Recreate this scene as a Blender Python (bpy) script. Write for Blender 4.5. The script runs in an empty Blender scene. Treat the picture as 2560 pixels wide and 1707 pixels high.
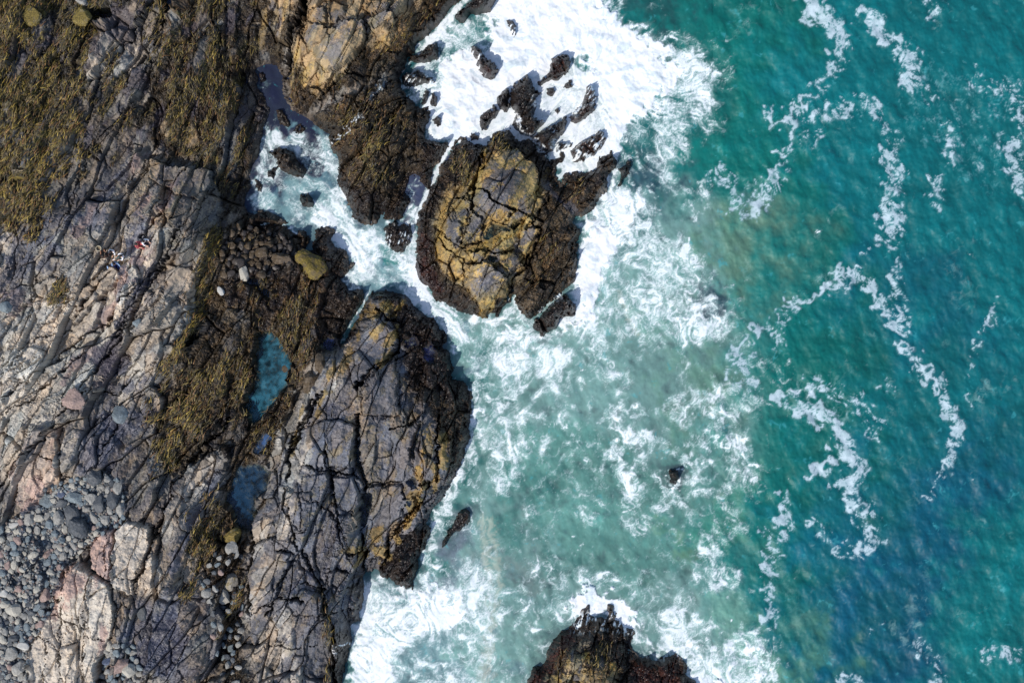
import bpy, math, random
import numpy as np
from mathutils import Vector

# ------------------------------------------------------------------ camera, sky, sun, exposure
S = bpy.context.scene
COL = S.collection
HC = 90.0                       # drone height over the sea, metres
K = 80.0 / 2560.0               # metres per photo pixel at sea level
CU, CV = 1280.0, 853.5
cam = bpy.data.cameras.new("camera"); cam.sensor_width = 36; cam.lens = 36 * HC / 80.0
cam.clip_end = 6000; cam.clip_start = 1
co = bpy.data.objects.new("camera", cam); COL.objects.link(co)
co.location = (0, 0, HC); co.rotation_euler = (0, 0, 0)
S.camera = co
SUN_EL, SUN_AZ = math.radians(46), math.radians(222)     # azimuth clockwise from +Y: sun in the lower left
w = bpy.data.worlds.new("World"); S.world = w; w.use_nodes = True
nt = w.node_tree
sky = nt.nodes.new('ShaderNodeTexSky'); sky.sky_type = 'NISHITA'; sky.sun_disc = False
sky.sun_elevation = SUN_EL; sky.sun_rotation = SUN_AZ
nt.links.new(sky.outputs[0], nt.nodes['Background'].inputs[0]); nt.nodes['Background'].inputs[1].default_value = 0.15
sl = bpy.data.lights.new("sun", 'SUN'); sl.energy = 3.6; sl.angle = math.radians(1.0); sl.color = (1.0, 0.95, 0.88)
so = bpy.data.objects.new("sun", sl); COL.objects.link(so)
sd = Vector((math.sin(SUN_AZ) * math.cos(SUN_EL), math.cos(SUN_AZ) * math.cos(SUN_EL), math.sin(SUN_EL)))
so.rotation_euler = sd.to_track_quat('Z', 'Y').to_euler(); so.location = (-40, -40, 60)
S.view_settings.view_transform = 'Standard'; S.view_settings.look = 'None'
S.view_settings.exposure = 0.1; S.view_settings.gamma = 1.0

# ------------------------------------------------------------------ numpy helpers
F = np.float32
def lin(r, g, b):
    c = np.array([r, g, b], F) / 255.0
    return np.where(c <= 0.04045, c / 12.92, ((c + 0.055) / 1.055) ** 2.4).astype(F)
def tile(seed, lo, hi, n=1024, slope=0.0):
    r = np.random.default_rng(seed)
    f = np.fft.rfft2(r.standard_normal((n, n)))
    ky = np.fft.fftfreq(n)[:, None] * n; kx = np.fft.rfftfreq(n)[None, :] * n
    k = np.hypot(kx, ky); k[0, 0] = 1
    m = np.exp(-((k / hi) ** 2)) * (1 - np.exp(-((k / lo) ** 2))) * k ** slope
    m[0, 0] = 0
    t = np.fft.irfft2(f * m, s=(n, n)); t /= t.std()
    return t.astype(F)
TB = [tile(i + 1, 14, 26) for i in range(4)]           # one octave, about 1024/26 features across
TF = [tile(i + 11, 8, 300, slope=-1.9) for i in range(4)]  # fractal
def samp(T, x, y):
    xf = np.floor(x); yf = np.floor(y)
    fx = x - xf; fy = y - yf
    xi = xf.astype(np.int32) & 1023; yi = yf.astype(np.int32) & 1023
    x1 = (xi + 1) & 1023; y1 = (yi + 1) & 1023
    a = T[yi, xi]; b = T[yi, x1]; c = T[y1, xi]; d = T[y1, x1]
    top = a + (b - a) * fx; bot = c + (d - c) * fx
    return top + (bot - top) * fy
def _rot(x, y, L, seed, ang, st):
    a = math.radians(ang if ang is not None else (seed * 37) % 180)
    s = math.sin(a); c = math.cos(a)
    p = (x * c + y * s); q = (-x * s + y * c)
    return (p / st) * L + seed * 131.7, q * L + seed * 71.3
def nb(x, y, wl, seed=0, ang=None, st=1.0):            # band noise, wavelength wl pixels, unit variance
    p, q = _rot(x, y, 50.0 / wl, seed, ang, st)
    return samp(TB[seed % 4], p.astype(F), q.astype(F))
def nf(x, y, wl, seed=0, ang=None, st=1.0):            # fractal noise, biggest features wl pixels
    p, q = _rot(x, y, 90.0 / wl, seed, ang, st)
    return samp(TF[seed % 4], p.astype(F), q.astype(F))
def ss(a, b, x):
    t = np.clip((x - a) / (b - a), 0, 1); return t * t * (3 - 2 * t)
def sdf(poly, U, V, pad=80):
    """signed distance (positive inside), computed only near the polygon, -pad elsewhere"""
    P = np.array(poly, F)
    x0, y0 = P.min(0) - pad; x1, y1 = P.max(0) + pad
    out = np.full(U.shape, -float(pad), F)
    jm = np.where((U[0] > x0) & (U[0] < x1))[0]; im = np.where((V[:, 0] > y0) & (V[:, 0] < y1))[0]
    if len(jm) == 0 or len(im) == 0: return out
    sl_ = (slice(im[0], im[-1] + 1), slice(jm[0], jm[-1] + 1))
    x = U[sl_]; y = V[sl_]
    d = np.full(x.shape, 1e9, F); ins = np.zeros(x.shape, bool)
    n = len(P)
    for i in range(n):
        ax, ay = P[i]; bx, by = P[(i + 1) % n]
        ex, ey = bx - ax, by - ay
        t = np.clip(((x - ax) * ex + (y - ay) * ey) / max(ex * ex + ey * ey, 1e-6), 0, 1)
        d = np.minimum(d, (x - ax - t * ex) ** 2 + (y - ay - t * ey) ** 2)
        if ay != by:
            c = ((ay <= y) != (by <= y)) & (x < ex * (y - ay) / (by - ay) + ax)
            ins ^= c
    d = np.sqrt(d)
    out[sl_] = np.maximum(np.where(ins, d, -d), -float(pad))
    return out
def ldist(line, U, V, pad=60):
    """distance to an open polyline, pad elsewhere"""
    P = np.array(line, F)
    x0, y0 = P.min(0) - pad; x1, y1 = P.max(0) + pad
    out = np.full(U.shape, float(pad), F)
    jm = np.where((U[0] > x0) & (U[0] < x1))[0]; im = np.where((V[:, 0] > y0) & (V[:, 0] < y1))[0]
    if len(jm) == 0 or len(im) == 0: return out
    sl_ = (slice(im[0], im[-1] + 1), slice(jm[0], jm[-1] + 1))
    x = U[sl_]; y = V[sl_]; d = np.full(x.shape, 1e9, F)
    for i in range(len(P) - 1):
        ax, ay = P[i]; ex, ey = P[i + 1] - P[i]
        t = np.clip(((x - ax) * ex + (y - ay) * ey) / max(ex * ex + ey * ey, 1e-6), 0, 1)
        d = np.minimum(d, (x - ax - t * ex) ** 2 + (y - ay - t * ey) ** 2)
    out[sl_] = np.minimum(np.sqrt(d), pad)
    return out
def cr(ox, oy, sc, pts): return [(ox + p[0] * sc, oy + p[1] * sc) for p in pts]
A = .3406; B = .2551; Cc = .2596
def c0(*p): return cr(0, 0, A, p)          # readings taken in enlarged views of the photograph
def c1(*p): return cr(600, 0, A, p)
def cr2(*p): return cr(0, 500, A, p)
def c2(*p): return cr(600, 500, A, p)
def cl3(*p): return cr(0, 1000, A, p)
def c3(*p): return cr(500, 1000, A, p)
def cn(*p): return cr(1200, 0, A, p)
def c4b(*p): return cr(1000, 300, B, p)
def c4(*p): return cr(1200, 600, A, p)
def cb(*p): return cr(0, 1300, Cc, p)
def cbr(*p): return cr(1200, 1300, Cc, p)
def c6(*p): return cr(500, 1310, B, p)
def fv(*p): return cr(0, 0, 1.0884, p)
# ------------------------------------------------------------------ outlines, read off the photograph in its pixels
MAIN = [(1225,-260),(1175,-60),(1158,0),(1131,20),(1104,48),(1077,78),(1056,102),(1039,119),(1032,131),(1020,136),(1014,163),(997,197),
 (1012,235),(1026,252),(1046,269),(1067,267),(1078,276),(1075,293),(1060,317),(1055,340),(1063,349),(1094,354),(1121,351),(1127,354),
 (1112,379),(1092,412),(1081,422),(1076,463),(1066,478),(1057,468),(1056,446),(1033,431),(1021,446),(1014,477),(1021,501),(1014,531),(1009,544),(985,552),
 (960,545),(954,531),(945,545),(934,568),(900,558),(883,544),(878,530),(865,500),(850,470),(842,430),(845,400),(832,375),(826,340),
 (800,322),(780,305),(762,290),(735,275),(718,250),(712,232),(705,205),(700,180),(690,165),(672,160),(640,160),(632,170),(640,200),
 (650,225),(665,250),(672,270),(668,300),(660,330),(652,360),(640,395),(628,430),(616,465),(608,500),(618,530),(640,535),(648,528),
 (690,538),(718,556),(700,564),(645,560),(655,566),(715,564),(740,592),(747,575),(765,575),(775,595),(765,615),(757,628),(783,628),
 (781,600),(790,575),(805,565),(825,568),(838,578),(832,590),(828,600),(840,615),(858,628),(864,650),(868,660),(884,667),(870,680),
 (846,697),(869,721),(903,721),(913,735),(900,760),(880,795),(866,820),(846,856),(856,858),(884,812),(906,770),(924,735),(941,726),(964,723),(992,732),(1015,742),(1029,752),(1039,766),(1053,779),
 (1067,796),(1087,803),(1097,820),(1114,830),(1116,851),(1106,868),(1124,876),(1131,902),(1142,922),(1131,939),(1145,950),(1169,963),
 (1172,977),(1179,984),(1177,1011),(1178,1034),(1174,1068),(1171,1102),(1161,1136),(1147,1170),(1130,1204),(1110,1235),(1093,1266),
 (1072,1296),(1059,1313),(1072,1317),(1072,1341),(1062,1361),(1052,1388),(1045,1416),(1042,1439),(1031,1473),(1014,1473),(990,1453),
 (960,1436),(946,1422),(919,1431),(905,1443),(904,1477),(905,1511),(900,1550),(877,1560),(874,1585),(875,1611),(867,1642),(857,1688),
 (853,1707),(840,1780),(830,2200),(-3000,2200),(-3000,-900),(1225,-900)]
CENT = [(1143,348),(1153,343),(1173,354),(1179,361),(1194,366),(1217,369),(1219,356),(1245,323),(1268,323),(1278,320),(1288,346),
 (1301,356),(1319,351),(1329,354),(1342,369),(1357,379),(1370,389),(1370,402),(1385,399),(1408,379),(1411,392),(1393,415),(1393,438),
 (1406,458),(1421,438),(1431,440),(1441,428),(1459,433),(1485,425),(1497,389),(1531,377),(1548,397),(1546,420),(1526,433),(1513,448),
 (1515,479),(1500,489),(1485,519),(1459,540),(1434,542),(1429,555),(1439,570),(1457,578),(1446,601),(1440,627),(1444,657),(1437,683),
 (1439,698),(1404,736),(1374,757),(1350,784),(1329,797),(1312,790),(1295,767),(1290,736),(1285,728),(1280,757),(1265,753),(1248,787),
 (1237,780),(1220,790),(1200,786),(1179,789),(1131,769),(1110,752),(1090,742),(1077,721),(1058,700),(1045,685),(1040,670),(1037,640),
 (1041,600),(1048,572),(1043,550),(1053,524),(1061,504),(1071,473),(1084,463),(1097,417),(1120,397),(1127,371)]
BOTT = cbr((380,2200),(430,1640),(450,1568),(490,1480),(510,1410),(550,1400),(600,1430),(640,1350),(640,1260),(700,1170),(760,1090),(840,1040),(880,980),
 (920,960),(980,880),(1030,840),(1060,850),(1060,920),(1110,930),(1150,930),(1220,950),(1235,810),(1260,800),(1310,900),(1300,960),
 (1400,1020),(1470,1040),(1490,1090),(1450,1200),(1480,1260),(1560,1330),(1640,1310),(1680,1360),(1740,1290),(1810,1330),(1860,1270),
 (1920,1310),(1960,1350),(2010,1380),(1990,1440),(1960,1510),(2040,1530),(2100,1568),(2100,2200))
# loose rocks standing in the surf: (outline, top height, label)
SEAROCKS = [
 (cn((530,430),(600,390),(660,420),(665,490),(640,540),(560,580),(500,600),(440,640),(430,600),(470,570),(520,520)),1.3,"dark red-brown rock with a narrow tail, alone in the whitest surf"),
 (cn((310,590),(350,570),(400,640),(430,680),(390,720),(400,800),(380,870),(460,880),(490,900),(440,930),(370,1000),(310,970),(240,900),(250,830),(228,780),(228,680),(250,620)),1.7,"tall black rock rising between white surf and the large sea rock"),
 (cn((130,740),(170,680),(215,665),(222,720),(218,800),(190,830),(150,800)),1.4,"small rounded black rock touching the left side of the tall black rock"),
 (cn((0,870),(60,820),(120,775),(140,820),(90,880),(50,950),(10,950),(-10,900)),1.2,"black lozenge-shaped rock in white foam above the large sea rock"),
 (cn((380,1010),(480,950),(600,890),(640,860),(635,950),(580,1010),(530,1040),(530,1110),(500,1130),(440,1090),(390,1040)),1.5,"flat brown-black rock between thin foam rivulets beside the large sea rock"),
 (cn((650,880),(700,830),(730,760),(790,640),(830,640),(850,740),(820,830),(750,880),(680,930)),1.3,"dark red rock veiled by water pouring off it"),
 (cn((550,1050),(640,1040),(660,1080),(560,1120)),0.8,"low black rock ringed by thin foam lines"),
 (cn((900,970),(920,1030),(850,1120),(740,1180),(680,1180),(660,1120),(720,1060),(800,1000)),1.2,"slanting black rock streaked by two bands of running foam"),
 (cn((480,660),(530,650),(560,670),(510,710),(480,700)),0.8,"small red-brown rock tip in the foam below the tailed rock"),
 (cn((610,645),(660,595),(690,620),(650,650)),0.8,"small dark rock tip right of the red-brown tip"),
 (cn((570,800),(600,785),(605,820),(580,835)),0.6,"tiny dark rock tip between foam streaks"),
 (cn((200,145),(240,145),(260,190),(250,250),(225,270),(205,200)),0.8,"thin dark rock with foam running down its side near the top edge"),
 (c1((1690,330),(1780,370),(1800,430),(1860,470),(1900,520),(1880,590),(1840,600),(1790,560),(1760,500),(1730,430),(1690,380)),1.5,"long dark red-brown rock in the middle of the left surf"),
 (c1((1570,130),(1600,90),(1690,0),(1760,-120),(1880,-100),(1870,0),(1850,80),(1780,120),(1700,90),(1650,170),(1600,165)),1.6,"dark rock at the top edge beside the chute of foam"),
 (c1((1230,400),(1300,400),(1380,330),(1460,320),(1460,380),(1440,440),(1300,470),(1250,440)),1.0,"low black rock at the foot of the foam chute"),
 (c1((1180,570),(1220,530),(1300,530),(1400,560),(1420,600),(1330,620),(1240,650),(1200,620)),0.9,"wide black rock at the shore below the foam chute"),
 (c1((1320,760),(1350,670),(1380,670),(1370,740),(1330,780)),0.8,"left one of two narrow black rocks side by side in foam"),
 (c1((1385,740),(1410,665),(1435,700),(1430,770),(1400,780)),0.8,"right one of two narrow black rocks side by side in foam"),
 (c1((1410,880),(1460,850),(1490,880),(1470,930),(1420,910)),0.6,"small black rock tip beside the shore in lacy foam"),
 (c4b((690,130),(760,170),(740,220),(690,220)),0.6,"small black rock tip just above the large sea rock"),
 (cn((1030,1240),(1080,1170),(1110,1190),(1090,1270),(1030,1370),(1000,1370),(1040,1300)),0.7,"narrow black rock right of the large sea rock in foam"),
 (c2((1060,190),(1130,150),(1180,190),(1250,170),(1260,270),(1230,340),(1180,390),(1120,370),(1060,290)),0.7,"half-drowned dark rock where the narrow channels meet"),
 (c0((1985,1120),(2060,1070),(2130,1120),(2200,1190),(2240,1260),(2210,1300),(2130,1280),(2060,1230),(2030,1160)),1.1,"largest rock in the sheltered inlet, brown and oblong"),
 (c0((1970,1250),(2050,1230),(2000,1310),(1960,1290)),0.6,"small dark rock beside the oblong inlet rock"),
 (c0((2200,1450),(2260,1420),(2300,1480),(2280,1520),(2220,1510)),0.8,"round dark rock ringed by foam in the inlet"),
 (c0((1870,1320),(1915,1330),(1915,1390),(1880,1380)),0.5,"little dark rock near the left bank of the inlet"),
 (c0((2030,820),(2070,820),(2120,890),(2110,925),(2060,905)),0.6,"slim brown rock in the dark calm water at the head of the inlet"),
 (c0((2160,920),(2210,905),(2255,960),(2200,995),(2160,960)),0.5,"pale rounded rock in the dark calm water of the inlet"),
 (c0((1885,530),(1930,515),(1955,580),(1910,605)),0.4,"dark stone in the narrow blue gut above the inlet"),
 (cr(1000,1100,.1914,[(770,930),(860,915),(880,950),(860,1060),(800,1150),(720,1200),(660,1270),(650,1320),(610,1400),(570,1440),(550,1380),(590,1300),(640,1190),(700,1090),(740,1000)]),1.0,"club-shaped dark rock in foam off the wedge of rock"),
 (cr(1100,1000,A,[(1675,530),(1730,525),(1745,570),(1720,605),(1690,595)]),0.8,"single small dark rock far out in swirling green water"),
 ([(1404,740),(1420,735),(1443,770),(1435,787),(1400,800),(1385,825),(1368,830),(1355,815),(1352,795),(1378,762)],1.2,"dark rock split by a crack from the tip of the large sea rock"),
 ([(1338,821),(1344,795),(1352,800),(1357,818),(1366,826),(1356,841)],0.8,"small black rock at the outer end of the large sea rock"),
]
# tide pools: outline, water height, colour, label
POOLS = [
 ([(647,834),(685,827),(695,847),(719,875),(729,902),(719,929),(719,956),(702,977),(688,1004),(681,1010),(661,1037),(640,1055),(632,1068),(628,1040),(612,1015),(620,1002),(628,980),(640,960),(645,920),(630,890),(640,870)],1.25,lin(46,98,116),"long turquoise tide pool in the weedy gully"),
 (cl3((1750,480),(1880,475),(1960,520),(1990,520),(1980,600),(1960,670),(1890,720),(1890,790),(1880,880),(1850,980),(1800,960),(1740,900),(1700,800),(1650,740),(1680,670),(1720,560)),1.2,lin(34,68,98),"deep blue tide pool beside the lower slab"),
 (cl3((1880,330),(1940,250),(2010,270),(1960,340),(1900,390),(1870,380)),1.35,lin(60,90,135),"small pale blue tide pool between the two big pools"),
 (c3((1510,600),(1555,550),(1590,590),(1590,640),(1550,660),(1515,640)),2.6,lin(18,45,85),"small oval dark blue pool high on the wedge of rock"),
 (c3((1180,780),(1200,690),(1260,690),(1280,720),(1250,800),(1230,880),(1195,960),(1190,850)),2.5,lin(18,45,85),"dark blue pool filling the main crack of the wedge"),
 (c3((1140,440),(1160,300),(1185,300),(1180,450),(1225,570),(1215,590),(1170,540)),2.5,lin(18,55,85),"narrow blue pool in the upper crack of the wedge"),
 (c3((1550,420),(1560,300),(1600,150),(1620,160),(1600,300),(1580,420)),2.6,lin(18,45,85),"thin blue pool along the right-hand crack of the wedge"),
 (c3((1510,740),(1550,725),(1545,770),(1515,765)),2.6,lin(18,40,70),"tiny dark pool below the oval pool"),
 (cr2((1395,1080),(1430,960),(1475,950),(1480,1010),(1450,1050),(1400,1090)),1.5,lin(55,70,120),"small violet-blue pool under the edge of the pale shelf"),
 (cr2((1810,590),(1870,555),(1920,620),(1975,680),(1965,730),(1930,690),(1880,630),(1820,615)),1.5,lin(75,90,125),"shallow grey-blue puddle among the dark rubble"),
 (c2((600,1080),(650,1010),(700,1020),(710,1070),(670,1125),(600,1110)),1.0,lin(50,65,120),"small violet-blue pool at the end of the foam rill"),
 (c2((1340,1080),(1400,1060),(1430,1130),(1400,1200),(1350,1150)),1.4,lin(28,35,85),"dark blue puddle on the black fringe of the wedge"),
 (c2((1200,1040),(1270,1020),(1290,1070),(1220,1095)),1.5,lin(35,40,85),"small blue puddle left of the dark blue puddle on the wedge"),
 (c0((1200,-60),(1340,-60),(1320,30),(1285,120),(1250,90)),2.2,lin(95,115,150),"pale blue puddle at the top edge between weedy rocks"),
 (c0((700,130),(840,60),(870,140),(740,200)),2.8,lin(92,88,112),"shallow mauve puddle beside the olive boulder"),
 (c0((40,1420),(90,1320),(160,1280),(150,1330),(80,1400)),2.8,lin(120,125,150),"thin pale puddle among gold weed at the left edge"),
 (c4b((900,1020),(1010,1060),(1060,1100),(900,1160),(830,1150),(880,1090)),2.9,lin(18,45,50),"dark green pool on top of the large sea rock"),
 (c4b((860,1370),(880,1320),(960,1340),(900,1385)),2.9,lin(18,50,50),"small green pool in a hollow low on the large sea rock"),
]
# big separate masses of the shore, cut out of one relief: outline and label; later ones win
MASS = [
 ("rock_outcrop",c1((330,600),(380,340),(440,200),(480,40),(520,-700),(1760,-2600),(1640,0),(1560,60),(1480,140),(1400,230),(1300,350),(1215,480),(1150,560),(1000,600),(860,640),(760,700),(600,760),(500,840),(420,800)),"broad tan rock ridge above the inlet with dark weed along its seaward edge"),
 ("rock_outcrop",[(775,300),(820,270),(870,250),(920,215),(997,197),(1012,235),(1078,276),(1055,340),(1127,354),(1066,478),(1014,531),(1009,550),(900,562),(840,470),(822,372)],"weedy dark brown rock mass between inlet and the surf"),
 ("rock_outcrop",c0((1860,-700),(2230,-700),(2240,0),(2190,130),(2110,340),(2080,560),(2000,480),(1940,340),(1880,200)),"narrow upright rock rib left of the dark cleft at the top"),
 ("rock_outcrop",[(908,770),(924,730),(1000,720),(1200,900),(1200,1100),(1110,1280),(1090,1330),(1060,1500),(930,1470),(890,1470),(930,1570),(880,1640),(820,2300),(655,2300),(650,1700),(625,1600),(605,1530),(620,1400),(630,1310),(660,1250),(690,1180),(715,1110),(735,1050),(790,950),(850,875)],"great wedge of layered grey rock with ochre edges facing the sea"),
 ("rock_ledge",[(340,365),(355,392),(430,410),(475,415),(535,430),(537,470),(549,515),(546,545),(512,588),(535,592),(520,640),(514,680),(495,720),(485,770),(465,810),(440,850),(410,880),(372,930),(330,900),(300,880),(345,780),(430,650),(470,580),(420,560),(400,520),(350,560),(318,540),(318,430)],"flat-topped pale ledge with a straight edge above the weedy gully"),
 ("rock_slab",[(562,1109),(579,1116),(575,1163),(558,1231),(531,1283),(507,1320),(480,1370),(440,1480),(405,1480),(400,1400),(410,1300),(415,1250),(440,1190),(480,1150)],"long grey slab left of the deep blue pool"),
 ("rock_slab",cb((740,400),(860,490),(1070,620),(1130,880),(1080,1140),(1000,1250),(940,1400),(900,1568),(860,2400),(280,2400),(290,1568),(290,1300),(330,1130),(400,1060),(450,900),(510,850),(530,650),(640,580)),"pinkish pale slab with upright parallel cracks at the bottom"),
 ("rock_slab",cb((890,170),(1000,80),(1110,110),(1085,560),(1020,570),(870,460),(880,300)),"narrow pink slab above the big pale cracked slab"),
 ("rock_slab",cb((1115,110),(1200,0),(1460,60),(1440,300),(1320,560),(1310,720),(1095,660),(1095,400)),"cream slab right of the narrow pink slab"),
 ("rock_slab",cl3((220,290),(300,200),(430,210),(420,400),(420,560),(360,680),(190,840),(130,760),(110,480),(200,380)),"pinkish block between pale strata and the dark boulders"),
 ("rock_slab",cl3((280,1020),(335,1080),(290,1180),(200,1260),(175,1240),(230,1120),(225,1040)),"upper of two long grey stones lying on the cobbles"),
 ("rock_slab",cl3((290,1180),(335,1200),(330,1340),(270,1480),(210,1470),(235,1300)),"lower of two long grey stones lying on the cobbles"),
 ("rock_slab",c0((820,210),(980,220),(860,400),(730,520),(650,600),(640,520),(720,360),(760,260)),"pale pointed slab among the weed in the upper left"),
]
BEACH = [(-600,1330),(0,1310),(30,1296),(75,1280),(112,1262),(105,1240),(135,1228),(160,1215),(200,1205),(230,1175),(262,1180),(300,1205),(312,1245),(308,1290),(262,1310),(240,1345),(205,1375),(180,1405),(150,1430),(132,1480),(130,1520),(110,1570),(82,1610),(74,1707),(68,2200),(-600,2200)]
# strike of the rock: pixel position and direction (degrees, counter-clockwise from right)
STRIKE = [(100,150,65),(250,150,58),(400,100,60),(560,200,85),(680,60,82),(850,150,68),(950,80,50),(900,420,55),(1250,450,62),(1230,620,50),(1110,620,82),
 (300,420,55),(450,480,62),(100,550,60),(250,650,60),(430,700,52),(100,800,55),(100,1000,45),(250,900,48),(380,1050,55),(80,1150,70),(300,1200,62),
 (450,1250,65),(150,1550,90),(300,1500,82),(500,1550,55),(700,1500,62),(680,1350,72),(800,1150,80),(900,1000,70),(1000,1100,82),(1080,1150,80),
 (1050,1280,58),(850,1600,88),(930,820,50),(720,800,76),(600,900,65),(600,1150,65),(1450,1650,75),(1400,300,50),(350,1350,70)]
# height control points
ZC = [(-200,0,5.5),(-200,500,5.5),(0,300,5.0),(0,900,5.5),(0,1400,3.6),(-200,1900,3.8),(150,1100,4.6),(150,1300,3.4),(100,1600,3.6),(250,1500,4.4),(250,700,5.2),(450,600,4.9),
 (420,850,4.4),(250,200,4.5),(450,200,3.6),(560,300,2.8),(620,100,2.6),(400,0,4.0),(640,260,1.2),(580,450,1.6),(560,700,1.9),(620,600,1.5),(700,600,1.2),(600,900,1.7),(680,900,1.3),(560,1000,2.1),
 (450,1050,2.6),(600,1200,1.4),(540,1300,2.2),(540,1450,2.6),(560,1600,3.0),(400,1300,3.6),(380,1500,3.7),(450,1650,3.4),(690,60,2.8),(720,180,1.6),(850,100,4.3),(950,40,3.8),(1080,20,1.8),
 (960,180,1.6),(800,250,2.2),(900,350,2.6),(920,450,2.5),(1020,300,1.1),(1050,430,.9),(980,520,1.0),(790,650,1.9),(760,800,2.2),(830,800,1.1),(700,1050,1.8),
 (930,800,2.6),(880,950,3.6),(850,1100,4.0),(950,1100,3.4),(1050,1100,2.6),(1140,1000,1.1),(1080,880,1.2),(1000,760,1.2),(1020,1380,1.2),(1040,1260,2.0),(760,1300,4.2),(700,1500,4.2),(800,1550,3.8),(870,1480,2.6),(830,1680,1.5),
 (1240,480,4.2),(1150,600,3.6),(1240,660,3.8),(1230,720,3.0),(1100,650,1.4),(1350,620,1.8),(1400,660,1.0),(1450,480,1.2),(1320,720,1.0),(1120,440,1.6),(1420,420,1.1),(1380,500,1.8),
 (1350,1640,1.6),(1450,1690,3.0),(1560,1600,1.2),(1650,1680,.9),(1450,1560,1.0)]
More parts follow.
